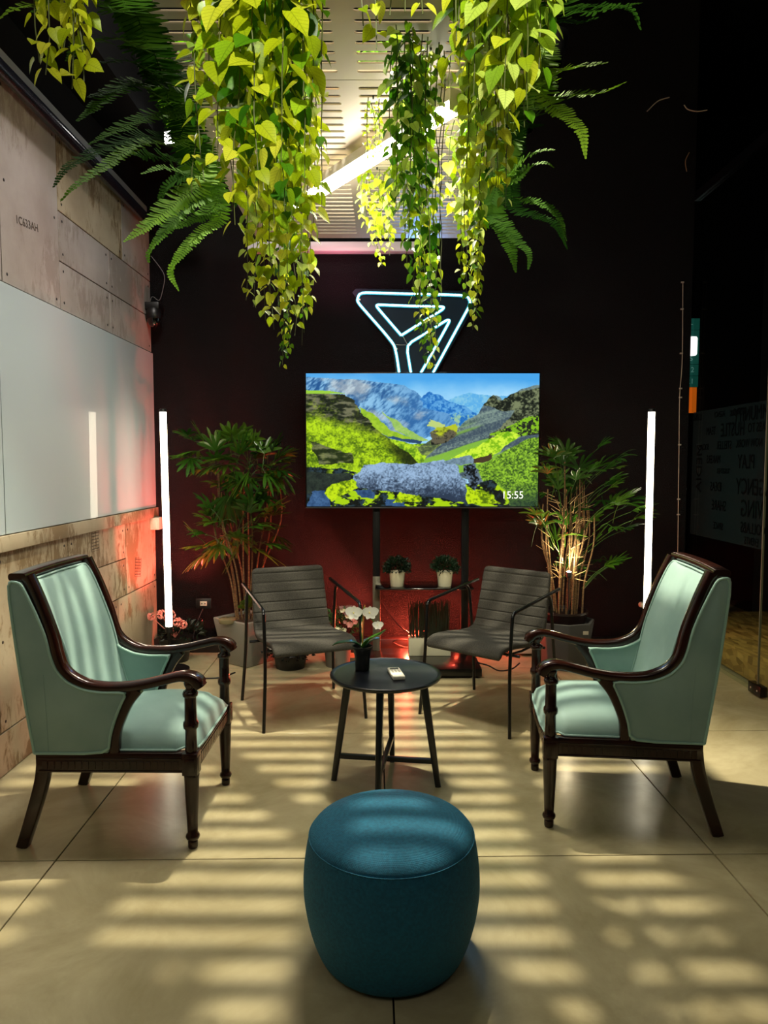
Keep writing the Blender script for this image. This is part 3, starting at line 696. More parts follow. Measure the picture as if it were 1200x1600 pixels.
    MB().add(vs, fs).build('seat_cushion', M_vel, t, sharp=70)
    P = [(-.0, -.262, .371), (.1, -.262, .371), (.232, -.262, .371), (.250, -.234, .371), (.305, -.232, .371), (.312, -.15, .371), (.312, 0, .371), (.312, .15, .371), (.305, .232, .371), (.250, .234, .371), (.232, .262, .371), (.1, .262, .371), (0, .262, .371)]
    MB().tube(P, .0045, 6).build('piping', M_vel, t)
    return t
ch = make_armchair()
ch.location = (-.998, 2.832, 0); ch.rotation_euler = (0, 0, -.012)
ch['label'] = 'pale teal velvet armchair with carved dark wood frame by the left cement wall'; ch['group'] = 'teal armchairs facing each other'
ch2 = copy_tree(ch); ch2.location = (.965, 2.952, 0); ch2.rotation_euler = (0, 0, PI-.105)
ch2['label'] = 'pale teal velvet armchair with carved dark wood frame on the right, before the glass partition'

# ================================================================== GREY CHAIRS
M_grey = mat('grey_tweed', lin(42, 40, 35), .9, col2=lin(68, 65, 57), nscale=180, ndetail=2, bump=.35, bscale=260, ramp=(.3, .7), sheen=.15)
def make_grey():
    t = thing('side_chair', '', 'chair')
    key = [(.290, .402), (.288, .425), (.268, .444), (.22, .452), (.12, .446), (.0, .432), (-.10, .424), (-.165, .432), (-.205, .462), (-.228, .52), (-.250, .60), (-.272, .69), (-.295, .80)]
    path = crom([(x, 0, z) for x, z in key], 10); n = len(path)
    Ls = [0]
    for i in range(1, n): Ls.append(Ls[-1]+(path[i]-path[i-1]).length)
    tot = Ls[-1]; g0 = .50*tot
    def sec(i, q):
        s_ = Ls[i]; th = .034
        e0 = min(1, s_/.02); e1 = min(1, (tot-s_)/.02); th *= math.sqrt(max(.03, 1-(1-e0)**2))*math.sqrt(max(.03, 1-(1-e1)**2))
        wd = .475-.03*max(0, (s_-g0)/(tot-g0))
        wd -= .05*(1-math.sqrt(max(0, 1-(1-min(1, (tot-s_)/.035))**2)))
        wd -= .03*(1-math.sqrt(max(0, 1-(1-min(1, s_/.03))**2)))
        if s_ > g0*.98 and tot-s_ > .02:
            ph = ((s_-g0) % .0585)/.0585; d_ = min(ph, 1-ph); th *= 1-.34*math.exp(-(d_/.06)**2)
        return rrect(wd, th, min(.012, th*.45), 3)
    # finer resampling
    fine = []
    for i in range(n-1):
        fine += [path[i].lerp(path[i+1], k/2) for k in range(2)]
    fine.append(path[-1]); path = fine; n = len(path); Ls = [0]
    for i in range(1, n): Ls.append(Ls[-1]+(path[i]-path[i-1]).length)
    MB().sweep(path, sec, up=(0, 0, 1)).build('seat_shell', M_grey, t, sharp=60)
    for s in (-1, 1):
        y = s*.275
        P = crom([(.285, s*.292, 0), (.262, y, .33), (.243, y, .60), (.238, y, .632), (.215, y, .650), (.17, y, .657), (-.02, y, .678), (-.30, y, .708)], 5)
        MB().tube(P, .0095, 10).build('arm_frame', M_blackmetal, t)
        P = crom([(-.290, s*.292, 0), (-.245, y, .33), (-.205, y, .60), (-.195, y, .65), (-.17, y, .682), (-.14, y, .690)], 5)
        MB().tube(P, .0095, 10).build('leg', M_blackmetal, t)
        MB().tube([(.16, y*.72, .400), (0, y*.72, .390), (-.13, y*.72, .395)], .007, 8).build('side_bar', M_blackmetal, t)
    for x, z in ((.16, .405), (-.13, .395)):
        MB().tube([(x, -.275, z), (x, 0, z), (x, .275, z)], .008, 8).build('cross_bar', M_blackmetal, t)
    return t
g1 = make_grey()
g1.location = (-.480, 4.07, 0); g1.rotation_euler = (0, 0, math.atan2(-.53, .22))
g1['label'] = 'dark grey ribbed fabric chair with black tube arms left of the round table'; g1['group'] = 'grey chairs facing the round table'
g2 = copy_tree(g1); g2.location = (.612, 4.02, 0); g2.rotation_euler = (0, 0, math.atan2(-.77, -.64))
g2['label'] = 'dark grey ribbed fabric chair with black tube arms right of the round table'

# ================================================================== ROUND TABLE
rt = thing('round_table', 'small round black side table in the middle of the chairs', 'table', (.007, 3.10, 0), -.14)
M_tb = mat('black_lacquer', lin(10, 13, 20), .30, coat=.15)
MB().lathe([(.225, -.016), (.243, -.010), (.247, -.002), (.246, .004), (.240, .0065), (.234, .003), (.225, .0015), (.0, .0015)], 64, (0, 0, .500), cap=False).build('tabletop', M_tb, rt, sharp=50)
MB().lathe([(.09, .0), (.09, .02)], 24, (0, 0, .466)).build('hub', M_tb, rt)
for k in range(4):
    a = PI/2*k; c, s_ = math.cos(a), math.sin(a)
    MB().sweep([(c*.165, s_*.165, .488), (c*.236, s_*.236, 0)], lambda i, q: rrect(.036-.010*q, .030-.006*q, .006), up=(-s_, c, 0)).build('leg', M_tb, rt, sharp=60)
for k in range(2):
    a = PI/2*k; c, s_ = math.cos(a), math.sin(a)
    MB().sweep([(-c*.215, -s_*.215, .115+.012*k), (c*.215, s_*.215, .115+.012*k)], lambda i, q: rrect(.022, .022, .004), up=(0, 0, 1)).build('crossbar', M_tb, rt, sharp=60)
ZT = .5022
# remote
rm = thing('remote_control', 'small white remote control on the round black table', 'remote control', (.053, 3.068, ZT), .18)
MB().box(-.027, .027, -.07, .07, 0, .018).build('casing', mat('remote_white', lin(225, 220, 205), .5), rm, bevel=.005, bseg=3)
MB().box(-.019, .019, .036, .058, .0178, .0188).build('display', mat('remote_lcd', lin(60, 62, 55), .2), rm)
bt = MB()
for i in range(3):
    for j in range(3): bt.box(-.019+i*.014, -.010+i*.014, -.012+j*.014, -.004+j*.014, .0178, .0192)
bt.build('button', mat('remote_button', lin(160, 155, 140), .6), rm)
# orchid
op = thing('potted_orchid', 'white orchid with broad green leaves in a black pot on the table', 'potted plant', (-.098, 3.165, ZT))
MB().lathe([(.030, 0), (.032, .004), (.034, .05), (.042, .096), (.048, .100), (.048, .108), (.043, .108), (.040, .09)], 28, (0, 0, 0)).build('pot', mat('dark_pot', lin(14, 14, 15), .4), op, sharp=50)
MB().lathe([(.040, .088), (.0, .092)], 20, cap=False).build('soil', mat('bark', lin(40, 28, 18), .9, col2=lin(80, 56, 34), nscale=60), op)
M_leafg = mat('orchid_leaf', lin(50, 110, 30), .3, coat=.3, col2=lin(90, 150, 45), nscale=8)
def strap_leaf(pts, w, m, name, parent):
    P = crom(pts, 6); n = len(P); vs = []; fs = []
    for i, p in enumerate(P):
        q = i/(n-1); t_ = (P[min(i+1, n-1)]-P[max(i-1, 0)]).normalized(); sd = t_.cross(Vector((0, 0, 1)))
        if sd.length < .1: sd = Vector((0, 1, 0))
        sd.normalize(); nn = sd.cross(t_)
        ww = w*math.sin(PI*min(1, .08+q*.92))**.6*(1 if q < .97 else .3)
        for v in (-1, -.5, 0, .5, 1): vs.append(p+sd*ww*v+nn*(.35*ww*abs(v)))
        for v in (-1, -.5, 0, .5, 1): vs.append(p+sd*ww*v*.98+nn*(.35*ww*abs(v)-.003))
    for i in range(n-1):
        for j in range(4):
            a = i*10+j; fs.append((a, a+1, a+11, a+10)); a += 5; fs.append((a, a+10, a+11, a+1))
        for j in (0, 4): a = i*10+j; fs.append((a, a+10, a+15, a+5))
    return MB().add(vs, fs).build(name, m, parent, sharp=60)
strap_leaf([(0, 0, .10), (.03, -.01, .135), (.075, -.02, .16), (.105, -.03, .19)], .028, M_leafg, 'leaf', op)
strap_leaf([(0, 0, .10), (-.04, -.01, .125), (-.10, -.02, .125), (-.135, -.02, .115)], .020, mat('orchid_leaf_dark', lin(20, 60, 34), .35, coat=.3), 'leaf', op)
strap_leaf([(0, 0, .10), (.03, .04, .12), (.08, .07, .125)], .022, mat('orchid_leaf_dark', None), 'leaf', op)
MB().tube([(0, 0, .09), (.003, 0, .2), (.012, -.002, .295)], .003, 8).build('stake', mat('bamboo_stake', lin(176, 130, 62), .6), op)
MB().tube(crom([(0, .004, .09), (-.004, .004, .2), (.004, 0, .27), (.012, -.01, .285), (.04, -.014, .235), (.062, -.016, .215)], 5), .0018, 6).build('stem', M_leafg, op)
M_pet = mat('white_petal', lin(238, 236, 224), .5, sheen=.2)
def blossom(c, size, face, parent, name='blossom', m=None, cup=.25):
    mb = MB(); Rm = face.to_track_quat('Z', 'Y').to_matrix().to_4x4()
    for k in range(5):
        a = 2*PI*k/5+PI/2; big = 1.0 if k in (1, 4) else .78
        wv = .52 if k in (1, 4) else .34; vs = []; fs = []
        for i in range(6):
            q = i/5; r_ = size*big*q; ww = size*wv*math.sin(PI*min(.97, .06+q*.93))**.7
            for v in (-1, 0, 1): vs.append((r_*math.cos(a)-v*ww*math.sin(a), r_*math.sin(a)+v*ww*math.cos(a), cup*size*q*q*.6+abs(v)*size*.06+.002*k))
        for i in range(5):
            for j in range(2): b_ = i*3+j; fs.append((b_, b_+1, b_+4, b_+3))
        mb.add(vs, fs, Matrix.Translation(c) @ Rm)
    o = mb.build(name, m or M_pet, parent, sharp=80)
    l = MB().lathe([(.0, 0), (size*.13, size*.05), (size*.15, size*.14), (size*.06, size*.22), (0, size*.24)], 8, M=Matrix.Translation(c) @ Rm, cap=False); l.build('blossom_lip', mat('lip', lin(226, 210, 130), .5), o)
blossom((-.035, -.02, .262), .042, Vector((-.2, -1, .15)), op)
blossom((.033, -.015, .262), .040, Vector((.35, -1, .05)), op)
blossom((.070, -.02, .205), .026, Vector((.1, -1, .3)), op)
# ================================================================== POUF
pf = thing('pouf', 'round teal blue fabric pouf in the foreground', 'pouf', (.022, 2.00, 0))
M_pf = mat('teal_linen', lin(6, 80, 108), .85, col2=lin(12, 102, 132), nscale=120, ndetail=3, bump=.30, bscale=300, stretch=(1, 1, 1), sheen=.25, sheen_col=lin(90, 170, 190), weave=130, ramp=(.3, .7))
side = [(.170, .006), (.195, .010), (.214, .03), (.236, .09), (.251, .16), (.256, .22), (.253, .28), (.246, .33), (.238, .362)]
side = [(p.x, p.z) for p in crom([(r, 0, z) for r, z in side], 5)]
MB().lathe(side, 72).build('side_cover', M_pf, pf, sharp=70)
topp = [(.238, .362), (.231, .376), (.215, .389), (.18, .401), (.12, .410), (.06, .414), (.0, .4155)]
topp = [(p.x, p.z) for p in crom([(r, 0, z) for r, z in topp], 4)]
MB().lathe(topp, 72, cap=False).build('top_cover', M_pf, pf, sharp=70)
P = [(.2392*math.cos(2*PI*i/72), .2392*math.sin(2*PI*i/72), .363) for i in range(73)]
MB().tube(P, .0016, 6).build('seam', M_pf, pf)
MB().lathe([(.175, 0), (.175, .010)], 48).build('base_disc', M_blackplastic, pf)

# ================================================================== SHELF POTS AND FLOOR PLANTS
def leaf_mat(name, cols, rough=.45, trl=.45, veins=True, spec=.4):
    m = bpy.data.materials.new(name); m.use_nodes = True; N = NT(m); N.n.remove(N.n['Principled BSDF']); out = N.n['Material Output']
    oi = N.new('ShaderNodeObjectInfo'); tc = N.new('ShaderNodeTexCoord')
    r = N.new('ShaderNodeValToRGB'); e = r.color_ramp.elements
    while len(e) < len(cols): e.new(.5)
    for i, c in enumerate(cols): e[i].position = i/(len(cols)-1); e[i].color = c
    nz = N.new('ShaderNodeTexNoise'); nz.inputs['Scale'].default_value = 30; nz.inputs['Detail'].default_value = 3; N.link(tc.outputs['Object'], nz.inputs[0])
    a1 = N.new('ShaderNodeMath', operation='MULTIPLY_ADD'); a1.inputs[1].default_value = .5; N.link(nz.outputs[0], a1.inputs[0])
    a0 = N.new('ShaderNodeMath', operation='SUBTRACT'); a0.inputs[1].default_value = .25; N.link(oi.outputs['Random'], a0.inputs[0]); N.link(a0.outputs[0], a1.inputs[2]); N.link(a1.outputs[0], r.inputs[0])
    colo = r.outputs[0]
    if veins:
        sp = N.new('ShaderNodeSeparateXYZ'); N.link(tc.outputs['Object'], sp.inputs[0])
        ab = N.new('ShaderNodeMath', operation='ABSOLUTE'); N.link(sp.outputs[1], ab.inputs[0])
        lt = N.new('ShaderNodeMath', operation='LESS_THAN'); lt.inputs[1].default_value = .022; N.link(ab.outputs[0], lt.inputs[0])
        s1 = N.new('ShaderNodeMath', operation='MULTIPLY_ADD'); s1.inputs[1].default_value = -.75; N.link(ab.outputs[0], s1.inputs[0]); N.link(sp.outputs[0], s1.inputs[2])
        s2 = N.new('ShaderNodeMath', operation='MULTIPLY'); s2.inputs[1].default_value = 42; N.link(s1.outputs[0], s2.inputs[0])
        s3 = N.new('ShaderNodeMath', operation='SINE'); N.link(s2.outputs[0], s3.inputs[0])
        s4 = N.new('ShaderNodeMath', operation='GREATER_THAN'); s4.inputs[1].default_value = .93; N.link(s3.outputs[0], s4.inputs[0])
        mxm = N.new('ShaderNodeMath', operation='MAXIMUM'); N.link(lt.outputs[0], mxm.inputs[0]); N.link(s4.outputs[0], mxm.inputs[1])
        fac = N.new('ShaderNodeMath', operation='MULTIPLY'); fac.inputs[1].default_value = .38; N.link(mxm.outputs[0], fac.inputs[0])
        mx = N.new('ShaderNodeMixRGB'); mx.inputs[2].default_value = (cols[0][0]*.45, cols[0][1]*.45, cols[0][2]*.4, 1); N.link(fac.outputs[0], mx.inputs[0]); N.link(colo, mx.inputs[1]); colo = mx.outputs[0]
    pb = N.new('ShaderNodeBsdfPrincipled'); pb.inputs['Roughness'].default_value = rough; pb.inputs['Specular IOR Level'].default_value = spec; N.link(colo, pb.inputs['Base Color'])
    tr = N.new('ShaderNodeBsdfTranslucent'); N.link(colo, tr.inputs[0])
    ms = N.new('ShaderNodeMixShader'); ms.inputs[0].default_value = trl; N.link(pb.outputs[0], ms.inputs[1]); N.link(tr.outputs[0], ms.inputs[2]); N.link(ms.outputs[0], out.inputs[0])
    return m
M_bush = leaf_mat('boxwood', [lin(14, 34, 20), lin(34, 64, 34)], .5, .2, False)
def bush(center, rx, rz, n, leaf, m, parent, name='foliage', seed=0, flat=.6):
    R = random.Random(seed); mb = MB()
    for i in range(n):
        th = R.uniform(0, 2*PI); ph = math.acos(R.uniform(-.35, 1)); rr = R.uniform(.55, 1.05)
        d = Vector((math.sin(ph)*math.cos(th), math.sin(ph)*math.sin(th), math.cos(ph)))
        p = Vector(center)+Vector((d.x*rx*rr, d.y*rx*rr, d.z*rz*rr))
        q = (d+Vector((R.uniform(-1, 1), R.uniform(-1, 1), R.uniform(-.5, 1)))*.8).normalized(); s_ = leaf*R.uniform(.6, 1.3)
        sd = q.cross(Vector((R.uniform(-1, 1), R.uniform(-1, 1), R.uniform(-1, 1)))).normalized()
        up = sd.cross(q)*.18*s_
        mb.add([p, p+q*s_*.5+sd*s_*.3+up, p+q*s_, p+q*s_*.5-sd*s_*.3+up, p+q*s_*.5], [(0, 1, 4), (1, 2, 4), (2, 3, 4), (3, 0, 4)])
    o = mb.build(name, m, parent, smooth=False); o['kind'] = 'stuff'; return o
for x, lab in ((.092, 'left'), (.425, 'right')):
    t = thing('shelf_pot_plant', 'small dark green bush in a white pot, %s one on the stand shelf' % lab, 'potted plant', (x, 4.93, .5775), 0, 'white pots on the stand shelf')
    MB().lathe([(.044, 0), (.046, .002), (.056, .098), (.057, .104), (.053, .104), (.050, .09)], 28).build('pot', mat('cream_pot', lin(226, 220, 190), .5), t, sharp=50)
    MB().lathe([(.050, .09), (0, .094)], 16, cap=False).build('soil', mat('bark', None), t)
    bush((0, 0, .128), .088, .074, 700, .024, M_bush, t, seed=int(x*100))

# white planter with stiff grass
gp = thing('grass_planter', 'white rectangular planter with tall dark grass beneath the shelf', 'planter', (.326, 5.04, .0))
MB().box(-.15, .15, -.06, .06, .066, .19).build('planter_box', mat('cream_box', lin(200, 196, 168), .6), gp, bevel=.003)
R = random.Random(3); mb = MB()
for i in range(330):
    x = R.uniform(-.145, .145); y = R.uniform(-.05, .05); h_ = R.uniform(.20, .27); dx = R.uniform(-.012, .012)
    mb.add([(x, y, .185), (x+.003, y, .185), (x+dx+.003, y+.002, .185+h_), (x+dx, y, .185+h_), (x+.0015, y+.003, .185)], [(0, 1, 2, 3), (1, 4, 2), (4, 0, 3, 2)])
o = mb.build('grass', mat('dark_grass', lin(26, 32, 14), .4), gp, smooth=False); o['kind'] = 'stuff'

# square planter left
def palm_fan(parent, base, tip, size, nseg, m, seed, droop=.5, wid=.028):
    """fan leaf: petiole from base to tip, then segments"""
    R = random.Random(seed); base = Vector(base); tip = Vector(tip)
    d = (tip-base); dn = d.normalized(); mb = MB()
    mid = (base+tip)/2+Vector((0, 0, .02)); mb.tube(crom([base, mid, tip], 3), .0022, 5)
    sd = dn.cross(Vector((0, 0, 1)))
    if sd.length < .1: sd = Vector((1, 0, 0))
    sd.normalize(); up = sd.cross(dn)
    for k in range(nseg):
        a = (k-(nseg-1)/2)*(2.5/nseg)+R.uniform(-.08, .08); L_ = size*R.uniform(.8, 1.1)*(1-.12*abs(a))
        dirv = (dn*math.cos(a)+sd*math.sin(a)+up*R.uniform(.0, .15)).normalized(); cr = dirv.cross(up).normalized()
        vs = []; fs = []; n = 6
        for i in range(n+1):
            q = i/n; p = tip+dirv*L_*q-Vector((0, 0, 1))*droop*L_*q*q*.5
            w_ = wid*R.uniform(.95, 1.05)*(.25+.75*math.sin(min(1, q*1.7)*PI/2))*(1 if q < .8 else (1-(q-.8)/.2*.75))*.5
            vs += [p-cr*w_, p-up*w_*.35, p+cr*w_]
        for i in range(n):
            for j in range(2): b_ = i*3+j; fs.append((b_, b_+1, b_+4, b_+3))
        mb.add(vs, fs)
    return mb.build('palm_leaf', m, parent, sharp=80)
M_palm = leaf_mat('palm_green', [lin(26, 62, 14), lin(52, 96, 22), lin(84, 120, 30)], .28, .25, False, .6)
M_palmY = leaf_mat('palm_yellow', [lin(110, 120, 26), lin(150, 120, 30)], .35, .3, False)
M_cane = mat('cane', lin(74, 54, 32), .8, col2=lin(130, 98, 58), nscale=30, stretch=(1, 1, 4), bump=.3, bscale=120)
lp = thing('lady_palm', 'bushy lady palm in the grey square planter on the left', 'potted palm', (-.985, 5.04, 0), 0)
sq = thing('square_planter', 'large tapered grey square planter in the left corner', 'planter', (-.985, 5.065, 0), .93)
v0, v1 = .125, .175; zt = .335
mbp = MB(); vs = []
for (h_, z) in ((v0, 0), (v1, zt), (v1-.022, zt), (v1-.03, zt-.05)):
    vs += [(-h_, -h_, z), (h_, -h_, z), (h_, h_, z), (-h_, h_, z)]
fs = [(0, 3, 2, 1), (12, 13, 14, 15)]
for l in range(3):
    for i in range(4): fs.append((l*4+i, l*4+(i+1) % 4, (l+1)*4+(i+1) % 4, (l+1)*4+i))
MB().add(vs, fs).build('planter_body', mat('grey_resin', lin(120, 118, 108), .45, coat=.15), sq, bevel=.012, bseg=3)
MB().box(-.142, .142, -.142, .142, zt-.05, zt-.02).build('soil', mat('bark', None), sq)
def cane_palm(t, z0, canes, leaves, seed, m, m2):
    R = random.Random(seed); tops = []
    for (bx, by, tx, ty, h_) in canes:
        P = crom([(bx, by, z0), (bx+(tx-bx)*.3+R.uniform(-.01, .01), by+(ty-by)*.3, z0+(h_-z0)*.35), (tx+R.uniform(-.012, .012), ty, z0+(h_-z0)*.7), (tx, ty, h_)], 4)
        MB().tube(P, lambda q: .0068*(1-.35*q), 7).build('cane', M_cane, t)
        tops.append(P)
    return tops
R = random.Random(11)
canes = []
for k in range(11):
    a = R.uniform(0, 2*PI); r_ = R.uniform(.02, .10); a2 = a+R.uniform(-.4, .4); r2 = R.uniform(.05, .24)
    canes.append((r_*math.cos(a), r_*math.sin(a)*.8, r2*math.cos(a2)*1.2, r2*math.sin(a2)*.5, R.uniform(.95, 1.5)))
cane_palm(lp, .30, canes, None, 5, M_palm, None)
# fan leaves at measured picture positions, with real depth around the canes
fans = [  # hub px,py  direction (dx,dy) , size
 (305, 690, -1, -.35), (300, 715, -1, .1), (318, 690, -.3, -1), (335, 700, .1, -1), (345, 725, -.6, .6), (360, 690, .2, -1), (375, 710, .5, -.8), (350, 740, .3, .5),
 (395, 700, .2, -1), (405, 715, .8, -.5), (425, 705, .6, -.9), (430, 725, 1, -.1), (435, 735, .9, .6), (440, 715, 1, -.4), (415, 740, .3, .9), (390, 735, -.4, .8), (368, 720, -.8, .2),
 (325, 730, -.9, .4), (330, 795, -.7, -.8), (320, 835, -1, -.2), (318, 855, -1, .4), (322, 865, -.5, 1), (335, 820, -.9, -.5), (345, 800, -.1, -1), (360, 790, .4, -.9),
 (370, 830, .1, .8), (385, 800, .6, -.7), (400, 810, .9, -.3), (410, 830, 1, .1), (415, 850, .9, .4), (405, 862, .6, .9), (395, 790, .2, -1), (375, 850, -.3, .9), (350, 840, -.6, .6),
 (345, 760, -.9, -.2), (400, 770, .8, .2), (420, 800, 1, -.4), (355, 775, .1, 1), (340, 850, -.2, 1), (430, 745, .6, -.6), (380, 745, 0, .9), (310, 705, -.9, .5),
 (365, 700, -.2, -.9), (385, 690, -.1, -1), (355, 715, -.4, .3), (400, 725, .4, .3), (345, 815, -.4, .2), (390, 825, .4, .1)]
for i, (px, py, dx, dy) in enumerate(fans):
    Y = 5.0+R.uniform(-.17, .14); hub = at(px, py, Y)-Vector(lp.location); dep = R.uniform(-.7, .25)
    if px > 425: dep = -.5; 
    d = Vector((dx, dep*.8, -dy)).normalized()
    base = hub-d*.10-Vector((0, 0, .05)); base.x = base.x*.85
    palm_fan(lp, base, hub, R.uniform(.17, .22), R.choice((6, 7, 8)), M_palmY if (px > 395 and py > 840 and i % 2 == 0) else M_palm, 100+i, R.uniform(.2, .9), .027)
    h2 = hub+Vector((R.uniform(-.07, .07), R.uniform(-.05, .15), R.uniform(-.06, .05))); d = Vector((dx*.5+R.uniform(-.7, .7), R.uniform(-.7, .5), -dy*.5+R.uniform(-.5, .7))).normalized()
    palm_fan(lp, h2-d*.1-Vector((0, 0, .05)), h2, R.uniform(.14, .19), 6, M_palm, 1100+i, R.uniform(.2, .9), .025)
palm_fan(lp, (.03, -.08, .40), (.06, -.11, .46), .16, 6, M_palm, 300, .5, .045)
palm_fan(lp, (.0, -.1, .38), (.02, -.12, .42), .13, 5, M_palm, 301, .3, .045)
# jars / small pots in the planter
o = MB().lathe([(.055, 0), (.062, .015), (.06, .03), (.05, .035), (.0, .035)], 24, (0, 0, 0)).build('pot_saucer', mat('clear_saucer', lin(120, 110, 80), .2), None, sharp=50); o.location = (-1.10, 4.93, .316); tag(o, 'small beige saucer on the corner of the square planter', 'saucer')

# right palm with an uplight
rp = thing('lady_palm', 'sparse lady palm lit from within, beside the right tube lamp', 'potted palm', (1.27, 4.98, 0))
pr_ = thing('round_planter', 'dark grey planter with nursery pot under the lit palm on the right', 'planter', (1.27, 4.98, 0), .35)
vs = []
NS = 8
for (r_, z) in ((.165, 0), (.215, .335), (.19, .335), (.185, .30)):
    for i in range(NS):
        a = 2*PI*(i+.5)/NS; k = 1/max(abs(math.cos(a)), abs(math.sin(a))); k = .55+.45*k; vs.append((r_*k*math.cos(a), r_*k*math.sin(a), z))
fs = [tuple(range(NS-1, -1, -1)), tuple(3*NS+i for i in range(NS))]
for l in range(3):
    for i in range(NS): fs.append((l*NS+i, l*NS+(i+1) % NS, (l+1)*NS+(i+1) % NS, (l+1)*NS+i))
MB().add(vs, fs).build('planter_body', mat('dark_grey_resin', lin(66, 66, 66), .5, coat=.1), pr_, bevel=.01, bseg=2)
MB().lathe([(.15, 0), (.165, .08), (.172, .085), (.172, .1), (.16, .1), (.155, .075), (0, .08)], 32, (0, 0, .30), cap=False).build('nursery_pot', mat('maroon_rim', lin(30, 14, 14), .4), pr_, sharp=50)
o = MB().box(-.018, .018, -.001, .001, -.012, .012).build('price_sticker', mat('sticker', lin(190, 180, 160), .6), pr_)
o.matrix_local = pr_.matrix_local.inverted() @ Matrix.Translation(Vector((.20-.04, -.225, .285))) if False else Matrix.Translation((.0, 0, 0)); o.rotation_euler = (0, 0, -.35)
o.location = Matrix.Rotation(-.35, 4, 'Z') @ Vector((.10, -.222, .285))
R = random.Random(21); canes = []
for k in range(24):
    a = R.uniform(0, 2*PI); r_ = R.uniform(.02, .14); a2 = a+R.uniform(-.3, .3); r2 = r_+R.uniform(.0, .12)
    canes.append((r_*math.cos(a), r_*math.sin(a), r2*math.cos(a2)*1.1, r2*math.sin(a2)*.7, R.uniform(.95, 1.45)))
cane_palm(rp, .36, canes, None, 6, M_palm, None)
for k in range(70):   # dry leaf stalks sticking out of the canes
    z = R.uniform(.62, 1.22); a = R.uniform(0, 2*PI); r_ = R.uniform(.02, .12); p = Vector((r_*math.cos(a), r_*math.sin(a), z)); d = Vector((math.cos(a+R.uniform(-.6, .6)), math.sin(a)*.8, R.uniform(-.1, 1.2))).normalized()
    MB().tube([p, p+d*R.uniform(.06, .16)], lambda q: .0028*(1-.7*q), 5).build('dry_stalk', mat('straw', lin(186, 160, 110), .7), rp)
fans = [(865, 715, -.8, -.5), (872, 705, -.3, -1), (885, 712, .2, -1), (880, 725, -1, .1), (905, 735, -.7, -.4), (920, 738, .7, -.6), (935, 730, .7, -.8), (945, 735, 1, -.1), (870, 755, -1, .2),
 (868, 760, -.8, .8), (872, 765, .1, 1), (880, 760, 1, .6), (945, 760, -.7, .9), (955, 750, .9, -.5), (950, 765, .9, .6), (965, 780, 1, -.1), (965, 785, .7, .8), (955, 785, -.5, 1), (940, 800, -.9, .3),
 (980, 790, 1, .1), (985, 800, 1, .3), (995, 810, .6, 1), (850, 815, -1, -.3), (850, 822, -1, .2), (845, 825, -.6, .9), (838, 805, -.5, -1), (950, 885, .9, -1), (952, 885, .8, .5), (948, 886, .0, 1), (945, 885, -.9, .6),
 (895, 770, -.3, -1), (900, 800, .2, -1), (905, 845, .1, -1), (890, 890, -.9, .0), (930, 845, 1, .7), (970, 830, .8, .6), (885, 820, -.6, .2), (870, 845, -.8, .8), (925, 815, .8, -.5), (900, 750, .3, -1),
 (935, 700, .4, -.9), (855, 740, -.6, -.9), (960, 720, .7, -.5)]
for i, (px, py, dx, dy) in enumerate(fans):
    Y = 4.93+R.uniform(-.15, .12); hub = at(px, py, Y)-Vector(rp.location); d = Vector((dx, R.uniform(-.6, .3), -dy)).normalized()
    root = Vector((hub.x*.45, hub.y*.3, hub.z-.16))
    palm_fan(rp, root, hub, R.uniform(.14, .21), R.choice((5, 6, 7)), M_palm, 500+i, R.uniform(.2, .8), .024)
    if i % 2:
        h2 = hub+Vector((R.uniform(-.08, .08), R.uniform(-.05, .12), R.uniform(-.07, .05))); d = Vector((dx*.5+R.uniform(-.7, .7), R.uniform(-.7, .5), R.uniform(-.6, .7))).normalized()
        palm_fan(rp, h2-d*.12-Vector((0, 0, .06)), h2, R.uniform(.12, .17), 5, M_palm, 1500+i, R.uniform(.2, .9), .022)
sl = thing('garden_spotlight', 'small spotlight glowing among the canes of the right palm', 'spotlight', (1.27, 4.84, .40))
MB().tube([(0, 0, 0), (0, 0, .26)], .006, 8).build('spike', M_blackplastic, sl)
MB().lathe([(.014, .0), (.020, .01), (.022, .04), (.018, .042)], 20, (0, 0, .25)).build('lamp_head', M_blackplastic, sl)
MB().lathe([(.017, 0), (.012, .003), (0, .004)], 20, (0, 0, .292), cap=False).build('lens', mat('lens_glow', (1, 1, 1, 1), .3, emit=(1, .86, .55, 1), estr=60), sl)
lamp('palm_uplight', 'SPOT', (1.27, 4.845, .71), 22, (1, .84, .52), .02, (1.27, 5.02, 1.5), math.radians(120), .8)
lamp('palm_uplight', 'POINT', (1.262, 4.80, .735), 3.2, (1, .84, .52), .02)

# red lamps: one floodlight behind the white planter, one behind the left square planter
def red_flood(x, y, z, label, rz):
    t = thing('red_floodlight', label, 'floodlight', (x, y, z), rz)
    MB().box(-.05, .05, -.02, .02, 0, .07).build('housing', M_blackplastic, t, bevel=.004)
    MB().box(-.044, .044, -.0225, -.0195, .006, .064).build('lens', mat('red_lens', (1, .1, .05, 1), .3, emit=(1, .09, .04, 1), estr=12), t)
    return t
red_flood(.27, 5.33, .106, 'red floodlight on the ledge behind the white grass planter', .3)
lamp('red_light', 'POINT', (.185, 5.27, .19), 42, (1, .085, .04), .03)
lamp('red_light', 'SPOT', (.1, 5.27, .30), 75, (1, .10, .06), .03, (-1.745, 5.1, 1.0), math.radians(75), .5)
lamp('red_light', 'SPOT', (-1.20, 5.16, .24), 125, (1, .085, .07), .03, (-1.745, 5.08, 1.40), math.radians(80), .5)
lamp('red_light', 'POINT', (.60, 5.26, .35), 9, (1, .09, .05), .03)
red_flood(-1.20, 5.35, .106, 'red floodlight on the ledge behind the grey square planter', .9)
red_flood(.60, 5.28, .106, 'red floodlight on the ledge behind the right stand post', -.3)

